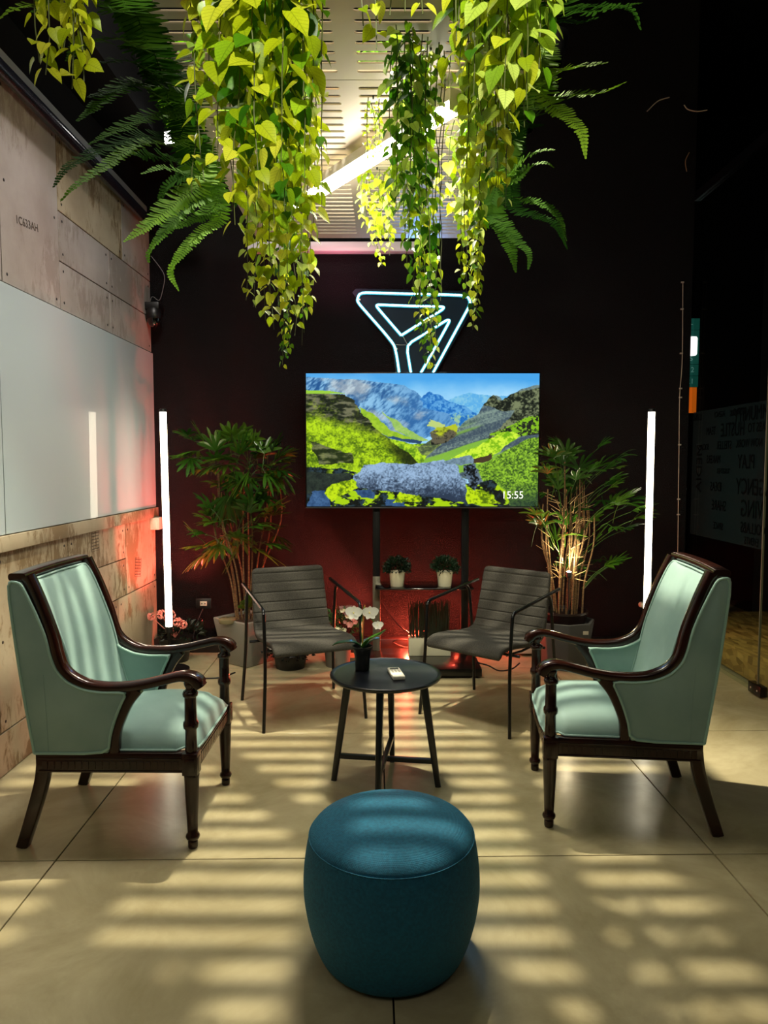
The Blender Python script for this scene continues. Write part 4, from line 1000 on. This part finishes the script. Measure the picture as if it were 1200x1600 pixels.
# bouquet in grey pot
bq = thing('flower_arrangement', 'mixed pink and white flower arrangement in a grey pot behind the grey chair', 'flowers', (-.33, 4.98, 0))
MB().lathe([(.085, 0), (.1, .19), (.105, .20), (.09, .20), (.088, .17), (0, .17)], 28, cap=False).build('pot', mat('grey_pot', lin(110, 108, 98), .6), bq, sharp=50)
bush((.03, -.02, .29), .13, .12, 320, .034, leaf_mat('fake_leaf', [lin(30, 70, 28), lin(80, 120, 60)], .5, .2, False), bq, seed=5)
Rr = random.Random(8)
M_fp = mat('pink_petal', lin(220, 150, 140), .6); M_fw = mat('cream_petal', lin(238, 232, 200), .6); M_fb = mat('mauve_petal', lin(150, 110, 110), .6)
for (px, py, sz, m_) in ((526, 985, .03, M_fw), (537, 986, .03, M_fw), (548, 976, .03, M_fp), (550, 966, .024, M_fp), (541, 958, .024, M_fb), (546, 950, .028, M_fb), (536, 955, .022, M_fw), (556, 972, .022, M_fp), (540, 972, .018, M_fp), (553, 960, .02, M_fp), (543, 963, .018, M_fw), (534, 950, .018, M_fb), (551, 953, .02, M_fb)):
    blossom(at(px, py, 4.84)-Vector(bq.location), sz, Vector((Rr.uniform(-.4, .4), -1, Rr.uniform(0, .6))), bq, 'flower', m_, .9)
# dark low bush
db = thing('low_bush', 'dark low potted bush on the floor behind the left grey chair', 'potted plant', (-.66, 4.93, 0))
MB().lathe([(.10, 0), (.12, .10), (.11, .11), (0, .105)], 24, cap=False).build('pot', M_blackplastic, db, sharp=50)
bush((0, 0, .12), .155, .12, 600, .032, leaf_mat('dark_leaf', [lin(16, 20, 12), lin(34, 36, 22)], .5, .1, False), db, seed=12)
# geraniums
gr = thing('geranium_pot', 'pink geranium flowers in dark pot behind the left tube lamp', 'flowers', (-1.52, 5.1, 0))
MB().lathe([(.09, 0), (.12, .17), (.125, .18), (.11, .18), (0, .165)], 24, cap=False).build('pot', M_blackplastic, gr, sharp=50)
bush((0.05, 0, .21), .15, .07, 160, .045, leaf_mat('dark_leaf2', [lin(16, 26, 14), lin(30, 44, 24)], .5, .1, False), gr, seed=14)
M_ger = mat('geranium_petal', lin(232, 130, 120), .6, col2=lin(245, 170, 150), nscale=60)
for (px, py, r_) in ((236, 963, .024), (252, 960, .03), (266, 961, .034), (278, 972, .03), (286, 976, .026)):
    c = at(px, py, 5.02)-Vector(gr.location); mb = MB(); q = random.Random(px)
    for k in range(34):
        d = Vector((q.gauss(0, 1), q.gauss(0, 1), q.gauss(0, 1))).normalized(); p = c+d*r_; sd = d.cross(Vector((.3, .2, 1))).normalized(); u_ = sd.cross(d)
        s_ = .0095; mb.add([p-d*.006]+[p+(sd*math.cos(a)+u_*math.sin(a))*s_+d*.004 for a in [2*PI*i/5 for i in range(5)]], [(0, 1+i, 1+(i+1) % 5) for i in range(5)])
    mb.tube([c, c*.5+Vector((0, 0, .08)), (0, 0, .17)], .003, 5)
    mb.build('flower_head', M_ger, gr, smooth=False)

# ================================================================== RIGHT SIDE: GLASS, PLATFORM
def glass_mat():
    m = bpy.data.materials.new('partition_glass'); m.use_nodes = True; N = NT(m); N.n.remove(N.n['Principled BSDF']); out = N.n['Material Output']
    tr = N.new('ShaderNodeBsdfTransparent'); tr.inputs[0].default_value = (.9, .95, .93, 1); gl = N.new('ShaderNodeBsdfGlossy'); gl.inputs['Roughness'].default_value = .01
    ms = N.new('ShaderNodeMixShader'); ms.inputs[0].default_value = .035; N.link(tr.outputs[0], ms.inputs[1]); N.link(gl.outputs[0], ms.inputs[2]); N.link(ms.outputs[0], out.inputs[0]); return m
M_gl = glass_mat()
gd = thing('glass_partition', 'frameless glass partition with a frosted word band at the right', 'glass partition', (XR, 4.3, 0))
MB().box(.004, .014, .012, YB-4.3-.04, .012, 3.36).build('glass_pane', M_gl, gd, smooth=False)
MB().box(.004, .014, -3.5, .0, .012, 3.36).build('glass_pane', M_gl, gd, smooth=False)
MB().box(.003, .015, .0005, .0075, .06, 3.36).build('edge_seal', mat('glass_edge', lin(110, 104, 84), .35), gd)
MB().box(-.015, .030, -3.5, YB-4.3-.03, 3.36, 3.42).build('head_rail', M_blackmetal, gd)
ft = MB().box(-.014, .032, -.065, .08, .01, .075).build('patch_fitting', M_blackmetal, gd, bevel=.004)
sc_ = MB()
for y in (-.03, .045): sc_.lathe([(.006, 0), (.006, .002)], 10, M=Matrix.Translation((-.014, y, .042)) @ Matrix.Rotation(-PI/2, 4, 'Y'))
sc_.build('screw', mat('clip', lin(200, 190, 170), .4, .4), ft)['kind'] = 'stuff'
MB().box(.0145, .0150, .012, YB-4.3-.05, .905, 1.815).build('frosted_band', mat('frost_film', lin(28, 38, 42), .8, alpha=.45, spec=.1), gd, smooth=False)
M_wd = mat('word_film', lin(2, 3, 4), .9, spec=.05)
words = [(5.28, 1.77, .07, 'LIVING'), (4.93, 1.77, .055, 'AGENCY'), (4.68, 1.765, .06, 'COWORK'), (4.44, 1.745, .13, 'COMMUNITY'), (5.05, 1.66, .08, 'TEAM'), (4.74, 1.655, .13, 'HUSTLE'), (4.42, 1.655, .085, 'LABS TO'),
 (5.15, 1.55, .06, 'SOCIAL'), (4.85, 1.555, .08, 'STELLER'), (4.52, 1.56, .075, 'NOW WORK'), (5.0, 1.46, .08, 'MAKERS'), (4.55, 1.44, .13, 'PLAY'), (4.85, 1.38, .05, 'TOGETHER'),
 (4.45, 1.28, .15, 'AGENCY'), (4.95, 1.27, .09, 'IDEAS'), (4.42, 1.14, .16, 'LIVING'), (4.9, 1.14, .1, 'SHARE'), (4.44, 1.02, .10, 'COLLABS'), (4.9, 1.0, .07, 'SPACE'), (4.45, .94, .07, 'EVENTS')]
for (y, z, s_, wd) in words:
    o = text('lettering', wd, s_, M_wd, gd, .0003, (.0155-.004, y-4.3, z), (PI/2, 0, PI/2), sx=.72)
# vertical word beside corner
o = text('lettering', 'MEDIA', .12, M_wd, gd, .0003, (.0115, 5.22-4.3, 1.4), (PI/2, PI/2, PI/2), sx=1.0)
# stage platform in OSB
def osb():
    m = bpy.data.materials.new('osb_board'); m.use_nodes = True; N = NT(m); b = N.n['Principled BSDF']; b.inputs['Roughness'].default_value = .55
    tc = N.new('ShaderNodeTexCoord'); vo = N.new('ShaderNodeTexVoronoi'); mp = N.new('ShaderNodeMapping'); mp.inputs['Scale'].default_value = (30, 12, 26); N.link(tc.outputs['Object'], mp.inputs[0]); N.link(mp.outputs[0], vo.inputs[0]); vo.inputs['Scale'].default_value = 1
    r = N.new('ShaderNodeValToRGB'); r.color_ramp.elements[0].color = lin(120, 84, 30); r.color_ramp.elements[1].color = lin(216, 170, 90); N.link(vo.outputs['Color'], r.inputs[0]); N.link(r.outputs[0], b.inputs['Base Color']); return m
pl = thing('stage_platform', 'low platform of chipboard beyond the glass partition', 'platform', (2.40, 4.4, 0))
M_osb = osb()
MB().box(0, .88, -1.2, 1.6, .155, .172).build('deck_board', M_osb, pl, bevel=.002)
for ya, yb in ((-1.2, .26), (.264, 1.6)): MB().box(0, .018, ya, yb, .012, .155).build('front_board', M_osb, pl, bevel=.002)
MB().box(.03, .88, -1.15, 1.55, 0, .012).build('plinth', M_blackplastic, pl)
# curtain / dark screen beyond and the lit gap
cu = MB(); P = []
for i in range(60):
    y = 3.2+i*.055; P.append((3.35+.03*math.sin(i*1.3), y))
P2 = [(x+.02, y) for x, y in P[::-1]]
cu.prism(P+P2, 'z', .1, 3.3).build('curtain', mat('black_curtain', lin(9, 9, 9), .9)); tag(bpy.data.objects['curtain'], 'black pleated curtain beyond the glass partition', 'curtain')
sg = thing('wall_sign', 'narrow green and orange sign board far behind the glass', 'sign', at(1082, 560, 6.9))
z0 = at(1082, 645, 6.9).z-sg.location.z; z1 = at(1082, 605, 6.9).z-sg.location.z; z2 = at(1082, 497, 6.9).z-sg.location.z
MB().box(-.05, .05, 0, .02, z0, z1-.002).build('orange_panel', mat('orange_face', lin(230, 110, 20), .6, emit=lin(190, 84, 14), estr=.75), sg)
n = 6
for i in range(n):
    a = z1+(z2-z1)*i/n; b_ = z1+(z2-z1)*(i+1)/n
    pn = MB().box(-.045, .06, 0, .02, a+.003, b_-.003).build('green_panel', mat('green_face', lin(20, 90, 76), .6, emit=lin(14, 62, 54), estr=.7), sg)
    text('panel_mark', ('21', '12', '6', '7', '', '')[i] or '-', .07, mat('pale_mark', lin(120, 170, 155), .6, emit=lin(100, 150, 140), estr=.4), pn, .0005, (-.015, -.002, (a+b_)/2), (PI/2, 0, 0))
wl_ = thing('wall_lantern', 'bright white lantern in front of the green sign board', 'lantern', at(1082, 541, 6.75))
MB().lathe([(.034, -.085), (.042, -.07), (.043, .07), (.036, .085)], 24).build('shade', mat('lantern_glow', (1, 1, 1, 1), .5, emit=(1, .97, .96, 1), estr=1.6), wl_)
MB().box(-.008, .008, 0, .12, -.01, .01).build('bracket', M_blackmetal, wl_)
# floodlight behind the ferns
fd = thing('ceiling_floodlight', 'white glowing floodlight behind the left ferns', 'floodlight', at(270, 214, 4.6), -.35)
MB().box(-.07, .07, 0, .06, -.06, .06).build('housing', M_blackmetal, fd, bevel=.006)
MB().box(-.058, .058, -.006, .001, -.038, .038).build('lens', mat('flood_glow', (1, 1, 1, 1), .3, emit=(1, .98, .95, 1), estr=9), fd)
MB().tube([(0, .03, .06), (0, .03, .5)], .006, 6).build('stem', M_blackmetal, fd)
# ceiling clutter
# ================================================================== VINES
def leaf_mesh(name, m, wid=.42, tipk=1.0):
    # unit-length heart leaf along +x, slightly folded and drooping at the tip
    prof = [(0, .0), (-.06, .16), (-.02, .32), (.14, .43), (.34, .44), (.56, .34), (.76, .19), (.90, .07), (1.0, 0)]
    vs = []; fs = []; n = len(prof); k = wid/.44
    for i, (x, w_) in enumerate(prof):
        xm = max(0, x); dz = -.16*xm*xm
        vs += [(x, w_*k, dz+.10*w_*2-.03*math.sin(x*9)*w_), (xm, 0, dz), (x, -w_*k, dz+.10*w_*2+.03*math.sin(x*9)*w_)]
    for i in range(n-1):
        for j in range(2): a = i*3+j; fs.append((a, a+1, a+4, a+3))
    return MB().add(vs, fs).mesh(name, m, sharp=80)
C_y = [lin(120, 150, 6), lin(190, 205, 22), lin(222, 226, 70)]
C_g = [lin(30, 84, 8), lin(84, 140, 16), lin(150, 186, 28)]
C_p = [lin(128, 172, 34), lin(186, 214, 80), lin(216, 232, 132)]
ML_y = leaf_mat('vine_leaf_yellow', C_y, .45, .5); ML_g = leaf_mat('vine_leaf_green', C_g, .4, .35); ML_p = leaf_mat('vine_leaf_pale', C_p, .5, .45)
LM = {'y': leaf_mesh('leaf', ML_y), 'g': leaf_mesh('leaf', ML_g), 'p': leaf_mesh('leaf', ML_p, .40), 'n': leaf_mesh('leaf', ML_g, .26), 'q': leaf_mesh('leaf', ML_y, .34)}
M_stem = mat('vine_stem', lin(70, 78, 34), .6)
NLEAF = [0]
def vine(label, strands, size, mixk, seed, spacing=.034, group=None, spread=1.0, tip_small=.55, out=.5):
    """strands: list of (px, Y, bottom_py, top_z)"""
    R = random.Random(seed)
    x0 = sum(at(s[0], 300, s[1]).x for s in strands)/len(strands); y0 = sum(s[1] for s in strands)/len(strands)
    t = thing('hanging_vine', label, 'hanging vine', (x0, y0, strands[0][3]), 0, group); O = Vector(t.location)
    cnt = 0
    for (px, Y, bot, topz) in strands:
        zb = at(px, bot, Y).z; X = at(px, bot, Y).x; L_ = topz-zb
        if L_ < .05: continue
        n = max(4, int(L_/.06)); P = []; wx, wy = R.uniform(-.015, .015), R.uniform(-.015, .015)
        for i in range(n+1):
            q = i/n; P.append(Vector((X+wx*math.sin(q*5+seed)+(R.uniform(-.004, .004)), Y+wy*math.cos(q*4), topz-L_*q))-O)
        MB().tube(P, lambda q: .0022*(1-.5*q), 5).build('stem', M_stem, t)
        zz = .02; a = R.uniform(0, 2*PI)
        while zz < L_:
            q = zz/L_; i = min(n-1, int(q*n)); f_ = q*n-i; p = P[i].lerp(P[i+1], f_)
            k_ = 1 if q < .6 else 1-(q-.6)/.4*(1-tip_small)
            for side in (0, PI):
                if cnt >= 298: break
                aa = a+side+R.uniform(-.5, .5); s_ = size*R.uniform(.75, 1.2)*k_
                o_ = Vector((math.cos(aa), math.sin(aa), 0)); base = p+o_*s_*.28*spread+Vector((0, 0, R.uniform(-.005, .01)))
                ax = (o_*out+Vector((0, 0, -R.uniform(.25, .95)))+Vector((R.uniform(-.25, .25), R.uniform(-.25, .25), 0))).normalized()
                nn = (o_*.6+Vector((0, -.55, .45))+Vector((R.uniform(-.5, .5), R.uniform(-.5, .5), R.uniform(-.4, .4)))); nn -= ax*nn.dot(ax)
                if nn.length < .1: nn = ax.orthogonal()
                nn.normalize(); yy = nn.cross(ax)
                M = Matrix(((ax.x, yy.x, nn.x, base.x), (ax.y, yy.y, nn.y, base.y), (ax.z, yy.z, nn.z, base.z), (0, 0, 0, 1))) @ Matrix.Diagonal((s_, s_, s_, 1))
                key = mixk[R.randrange(len(mixk))]
                lo = bpy.data.objects.new('leaf', LM[key]); COL.objects.link(lo); lo.parent = t; lo.matrix_local = M; cnt += 1
            zz += spacing*R.uniform(.8, 1.25)*(size/.05)**.6; a += PI/2+R.uniform(-.3, .3)
            if q > .99: break
    # hook holding the bunch to the panel
    hk = Vector((O.x, O.y, 0)); MB().tube([(0, 0, 0), (.0, 0, .02)], .004, 6).build('hook', M_blackmetal, t)
    NLEAF[0] += cnt
    return t
ZV = 2.822
R = random.Random(40)
vine('yellow green vine in the upper left corner, the one nearest the wall', [(75, 1.34, 120, ZV), (105, 1.30, 135, ZV), (130, 1.38, 90, ZV), (140, 1.33, 130, ZV), (95, 1.42, 80, ZV), (62, 1.36, 95, ZV), (118, 1.34, 100, ZV)], .050, 'yyyq', 1, .036)
vine('two thin vine strands left of the big left cluster', [(316, 1.98, 285, ZV), (303, 2.03, 300, ZV), (330, 1.9, 150, ZV)], .046, 'yyg', 2, .05)
vine('large-leaved vine hanging at the left half of the big left cluster', [(345, 1.75, 260, ZV), (360, 1.8, 330, ZV), (372, 1.72, 350, ZV), (385, 1.85, 300, ZV), (400, 1.7, 310, ZV), (355, 1.9, 220, ZV), (395, 1.95, 340, ZV)], .067, 'yygyq', 3, .042)
vine('large-leaved vine hanging at the right half of the big left cluster', [(415, 1.75, 300, ZV), (430, 1.82, 350, ZV), (445, 1.7, 330, ZV), (460, 1.85, 340, ZV), (474, 1.78, 300, ZV), (440, 1.9, 290, ZV), (470, 1.95, 200, ZV)], .067, 'yygyg', 4, .042)
vine('mid-length vine behind the big left cluster, left side', [(388, 2.2, 470, ZV), (400, 2.3, 480, ZV), (395, 2.35, 440, ZV), (412, 2.25, 500, ZV), (425, 2.2, 515, ZV), (420, 2.4, 470, ZV)], .050, 'yyyp', 5, .04)
vine('mid-length vine behind the big left cluster, right side', [(440, 2.25, 480, ZV), (450, 2.2, 500, ZV), (460, 2.3, 525, ZV), (472, 2.2, 490, ZV), (482, 2.25, 480, ZV), (490, 2.3, 470, ZV), (435, 2.4, 440, ZV)], .052, 'yyyyp', 6, .04)
vine('dark small-leaved vine forming the lowest tip of the left cluster', [(440, 2.55, 570, ZV), (446, 2.6, 560, ZV), (452, 2.5, 545, ZV), (472, 2.6, 540, ZV), (476, 2.65, 520, ZV)], .034, 'ggyn', 7, .032)
vine('single thin vine strand with few leaves right of the left cluster', [(486, 1.85, 230, ZV), (505, 1.95, 325, ZV)], .036, 'yg', 8, .13)
vine('narrow dark-leaved vine at the middle, left of the neon triangle tip', [(620, 2.36, 330, ZV), (630, 2.4, 380, ZV), (640, 2.35, 420, ZV), (612, 2.45, 300, ZV), (650, 2.5, 470, ZV), (645, 2.38, 300, ZV), (625, 2.5, 340, ZV), (636, 2.45, 360, ZV), (656, 2.42, 350, ZV)], .046, 'nngpg', 9, .034)
vine('longest middle vine hanging in front of the neon sign', [(655, 2.45, 520, ZV), (660, 2.5, 560, ZV), (668, 2.42, 575, ZV), (675, 2.55, 555, ZV), (685, 2.45, 470, ZV), (690, 2.5, 420, ZV), (664, 2.6, 540, ZV), (680, 2.5, 510, ZV)], .040, 'ygnpg', 10, .032)
vine('short fine-leaved vine just left of the middle vine, below the tube lamp', [(565, 3.4, 340, ZV), (580, 3.5, 385, ZV), (590, 3.45, 400, ZV), (597, 3.5, 415, ZV), (608, 3.4, 400, ZV), (572, 3.5, 360, ZV), (612, 3.5, 380, ZV)], .040, 'yyp', 11, .04)
vine('very thin wispy vine above the tube lamp', [(575, 2.8, 250, ZV), (583, 2.85, 262, ZV), (592, 2.8, 240, ZV)], .018, 'py', 12, .03)
vine('large pale-leaved vine at the right edge of the ceiling panel, right strands', [(778, 1.66, 170, ZV), (790, 1.62, 205, ZV), (803, 1.70, 190, ZV), (815, 1.58, 160, ZV), (835, 1.6, 120, ZV), (850, 1.65, 60, ZV), (825, 1.75, 200, ZV), (842, 1.72, 90, ZV)], .070, 'pyygp', 13, .045)
vine('large pale-leaved vine at the right edge of the ceiling panel, left strands', [(700, 1.8, 140, ZV), (720, 1.75, 110, ZV), (738, 1.7, 150, ZV), (752, 1.76, 180, ZV), (765, 1.68, 150, ZV), (778, 1.85, 260, ZV), (760, 1.9, 260, ZV)], .056, 'ppyyg', 14, .045)
vine('mid-length pale vine right of the tube lamp end', [(704, 3.0, 345, ZV), (716, 3.05, 352, ZV), (728, 2.1, 370, ZV), (740, 2.2, 330, ZV), (752, 2.1, 320, ZV), (764, 2.15, 290, ZV), (775, 2.05, 300, ZV), (788, 2.1, 270, ZV), (733, 2.25, 300, ZV)], .052, 'ppyy', 15, .042)
vine('long pale vine hanging right of the neon sign', [(722, 2.6, 440, ZV), (730, 2.7, 470, ZV), (738, 2.65, 500, ZV), (744, 2.7, 515, ZV), (750, 2.62, 470, ZV), (728, 2.75, 420, ZV)], .038, 'pygy', 16, .034)
vine('short vine with paired leaves beside the right fern', [(790, 2.0, 325, ZV), (776, 2.05, 290, ZV)], .044, 'yyp', 17, .05)
vine('blurred yellow leaves hanging at the top centre', [(558, 1.22, 45, ZV), (585, 1.25, 75, ZV), (612, 1.2, 30, ZV)], .042, 'yq', 18, .05)
vine('yellow leaves hanging at the top, right of the centre', [(640, 1.25, 22, ZV), (662, 1.22, 22, ZV), (708, 1.25, 62, ZV)], .042, 'yq', 19, .05)

# greenery heaped on top of the panels, seen through the slots
for k, (x0, x1, y0, y1, lab) in enumerate(((-.74, -.52, 3.62, 3.95, 'heap of trailing leaves on top of the far panel, left rear'), (-.74, -.27, 2.62, 3.09, 'heap of trailing leaves on top of the panels, left middle'), (.20, .46, 2.78, 2.93, 'small heap of leaves on top of the far panel, right front'), (.33, .47, 3.04, 3.42, 'small heap of leaves on top of the far panel, right middle'), (-.10, .13, 2.72, 2.80, 'thin line of leaves on top of the far panel near the seam'))):
    t = thing('leaf_heap', lab, 'greenery', ((x0+x1)/2, (y0+y1)/2, 2.897))
    Rh = random.Random(900+k); mb = MB(); nn_ = int(3800*(x1-x0)*(y1-y0))+30
    for i in range(nn_):
        p = Vector((Rh.uniform(x0, x1)-(x0+x1)/2, Rh.uniform(y0, y1)-(y0+y1)/2, Rh.uniform(.0, .07))); a = Rh.uniform(0, 2*PI); s_ = Rh.uniform(.03, .055)
        q = Vector((math.cos(a), math.sin(a), Rh.uniform(-.2, .3))).normalized(); sd = q.cross(Vector((0, 0, 1))).normalized()
        mb.add([p, p+q*s_*.45+sd*s_*.4, p+q*s_, p+q*s_*.45-sd*s_*.4, p+q*s_*.5+Vector((0, 0, .004))], [(0, 1, 4), (1, 2, 4), (2, 3, 4), (3, 0, 4)])
    mb.build('foliage', leaf_mat('heap_leaf', C_g, .45, .3, False), t, smooth=False)['kind'] = 'stuff'
# ================================================================== FERNS
MF = leaf_mat('fern_green', [lin(50, 92, 8), lin(88, 132, 18), lin(138, 172, 40)], .85, .35, False)
MFd = leaf_mat('fern_dark', [lin(22, 52, 10), lin(38, 74, 14), lin(62, 98, 24)], .9, .3, False, .05)
def frond(parent, pts, wid, m, seed, twist=0.0):
    R = random.Random(seed); P = crom([Vector(p) for p in pts], 10); n = len(P); mb = MB()
    Ls = [0]
    for i in range(1, n): Ls.append(Ls[-1]+(P[i]-P[i-1]).length)
    tot = Ls[-1]; mb.tube(P, lambda q: .0022*(1-.7*q), 4)
    sp = .0115; s_ = .03; i = 0; ref = Vector((0, -.75, .65)); ref.normalize()
    while s_ < tot:
        while i < n-2 and Ls[i+1] < s_: i += 1
        f_ = (s_-Ls[i])/max(1e-6, Ls[i+1]-Ls[i]); p = P[i].lerp(P[i+1], f_); t_ = (P[i+1]-P[i]).normalized(); q = s_/tot
        rf = (ref*math.cos(twist)+Vector((1, 0, 0))*math.sin(twist)); sd = t_.cross(rf)
        if sd.length < .05: sd = t_.cross(Vector((1, 0, 0)))
        sd.normalize(); nn = sd.cross(t_)
        w_ = wid*(.35+.65*min(1, q*4))*(1-max(0, (q-.55)/.45)**1.6*.93)*R.uniform(.88, 1.06)
        for sgn in (-1, 1):
            d = (sd*sgn+t_*.28+nn*R.uniform(-.1, .22)).normalized(); h_ = .0068
            vs = [p-t_*h_*.5, p+t_*h_*.7, p+d*w_*.55+t_*h_*1.0, p+d*w_+t_*h_*.2, p+d*w_*.93-t_*h_*.5, p+d*w_*.5-t_*h_*.75-nn*.002]
            mb.add(vs, [(0, 1, 2, 5), (5, 2, 3, 4)])
        s_ += sp
    return mb.build('frond', m, parent, sharp=80)
def fern(label, root, fr, group, seed):
    t = thing('hanging_fern', label, 'fern', root, 0, group); O = Vector(root)
    MB().lathe([(.05, 0), (.07, .09), (.075, .10), (.06, .1), (0, .09)], 20, (0, 0, .02), cap=False).build('pot', M_blackplastic, t, sharp=50)
    for k, (pts, w_, m_) in enumerate(fr):
        P = [at(x, y, Y)-O for x, y, Y in pts]; P = [Vector((0, 0, .1)), P[0]]+P[1:] if False else P
        # start each frond from the crown
        c0 = Vector((0, 0, .12)); 
        if (P[0]-c0).length > .05: P = [c0, (c0+P[0])/2+Vector((0, 0, .03))]+P
        frond(t, P, w_*1.45, m_, seed+k, .0)
    return t
rootL = at(300, 172, 2.75); rootL = Vector((-.86, 2.75, 2.86))
fern('large fern draping left from the panel edge over the cement wall', rootL, [
 ([(285, 205, 2.6), (215, 215, 2.45), (150, 238, 2.3), (105, 262, 2.2), (84, 292, 2.15)], .040, MFd),
 ([(290, 218, 2.65), (220, 225, 2.5), (160, 262, 2.4), (118, 290, 2.32), (94, 315, 2.3)], .034, MF),
 ([(300, 245, 2.85), (250, 246, 2.75), (215, 242, 2.7), (185, 236, 2.65)], .060, MFd),
 ([(300, 265, 2.95), (255, 262, 2.85), (220, 272, 2.8)], .040, MF),
 ([(300, 170, 2.5), (240, 180, 2.4), (190, 200, 2.3), (140, 225, 2.2)], .045, MFd),
 ([(290, 135, 2.35), (240, 128, 2.25), (185, 140, 2.15), (137, 152, 2.05)], .055, MFd)], 'ferns around the ceiling panels', 700)
fern('bright fern hanging beyond the left vines against the black wall', Vector((-.86, 3.25, 2.86)), [
 ([(310, 285, 3.0), (275, 315, 2.95), (240, 345, 2.9), (193, 378, 2.85)], .060, MF),
 ([(330, 292, 3.1), (285, 330, 3.05), (250, 370, 3.0), (232, 395, 3.0), (233, 412, 3.0)], .040, MF),
 ([(338, 315, 3.2), (300, 345, 3.15), (255, 360, 3.1)], .045, MFd),
 ([(345, 335, 3.3), (312, 365, 3.25), (282, 398, 3.2), (266, 425, 3.2), (279, 454, 3.2)], .034, MF),
 ([(300, 262, 3.0), (262, 290, 3.0), (246, 320, 3.0)], .05, MFd)], 'ferns around the ceiling panels', 720)
fern('dark fern at the top left beside the beige panel edge', Vector((-.86, 2.1, 2.86)), [
 ([(230, 70, 2.1), (180, 60, 2.0), (130, 70, 1.9), (105, 95, 1.85)], .055, MFd),
 ([(250, 110, 2.2), (200, 95, 2.1), (150, 100, 2.0)], .05, MFd),
 ([(195, 15, 1.8), (140, -5, 1.7), (90, 0, 1.6), (50, 20, 1.55)], .05, MFd),
 ([(100, -10, 1.5), (60, 5, 1.45), (20, 15, 1.4), (-10, 35, 1.4)], .045, MF),
 ([(262, 150, 2.3), (210, 130, 2.2), (170, 150, 2.1), (120, 190, 2.0)], .045, MFd)], 'ferns around the ceiling panels', 740)
fern('bright fern arching right from the panel edge at upper right', Vector((.60, 2.7, 2.86)), [
 ([(840, 135, 2.5), (875, 112, 2.4), (910, 103, 2.3), (947, 98, 2.25)], .050, MF),
 ([(835, 170, 2.6), (880, 150, 2.5), (935, 146, 2.4), (978, 128, 2.3)], .034, MF),
 ([(848, 145, 2.5), (880, 178, 2.45), (908, 205, 2.4), (915, 246, 2.4)], .038, MF),
 ([(800, 185, 2.7), (840, 180, 2.6), (885, 165, 2.5)], .04, MFd),
 ([(800, 215, 2.8), (820, 200, 2.7), (850, 195, 2.7)], .04, MFd)], 'ferns around the ceiling panels', 760)
fern('lower fern arching right behind the long pale vine', Vector((.60, 3.2, 2.86)), [
 ([(790, 275, 3.0), (820, 248, 2.9), (845, 236, 2.85), (868, 234, 2.8)], .038, MF),
 ([(795, 285, 3.0), (825, 262, 2.95), (850, 254, 2.9), (866, 262, 2.9)], .030, MF),
 ([(800, 318, 3.1), (840, 338, 3.0), (868, 352, 2.95), (886, 388, 2.95)], .030, MFd),
 ([(790, 305, 3.2), (835, 315, 3.1), (870, 335, 3.05), (885, 375, 3.0)], .026, MFd),
 ([(765, 330, 3.3), (785, 350, 3.2), (810, 378, 3.15), (827, 398, 3.1), (825, 422, 3.1)], .036, MF),
 ([(770, 325, 3.3), (788, 360, 3.25), (800, 395, 3.2), (806, 426, 3.2)], .044, MFd)], 'ferns around the ceiling panels', 780)
fern('dark fern at the top right above the arching fern', Vector((.60, 2.0, 2.86)), [
 ([(860, -5, 1.9), (910, 18, 1.8), (960, 12, 1.75), (1000, 5, 1.7)], .045, MFd),
 ([(870, 5, 1.9), (930, 10, 1.8), (985, 15, 1.75), (1001, 46, 1.75)], .030, MFd),
 ([(850, 10, 2.0), (890, 35, 1.9), (935, 28, 1.85)], .035, MFd)], 'ferns around the ceiling panels', 800)
print('leaves', NLEAF[0], 'objects', len(bpy.data.objects))

for o in bpy.data.objects:
    if o.name.split('.')[0] in ('panel_screw', 'carved_molding', 'button', 'pin_hole', 'folded_edge', 'hanger_rod'): o['kind'] = 'stuff'
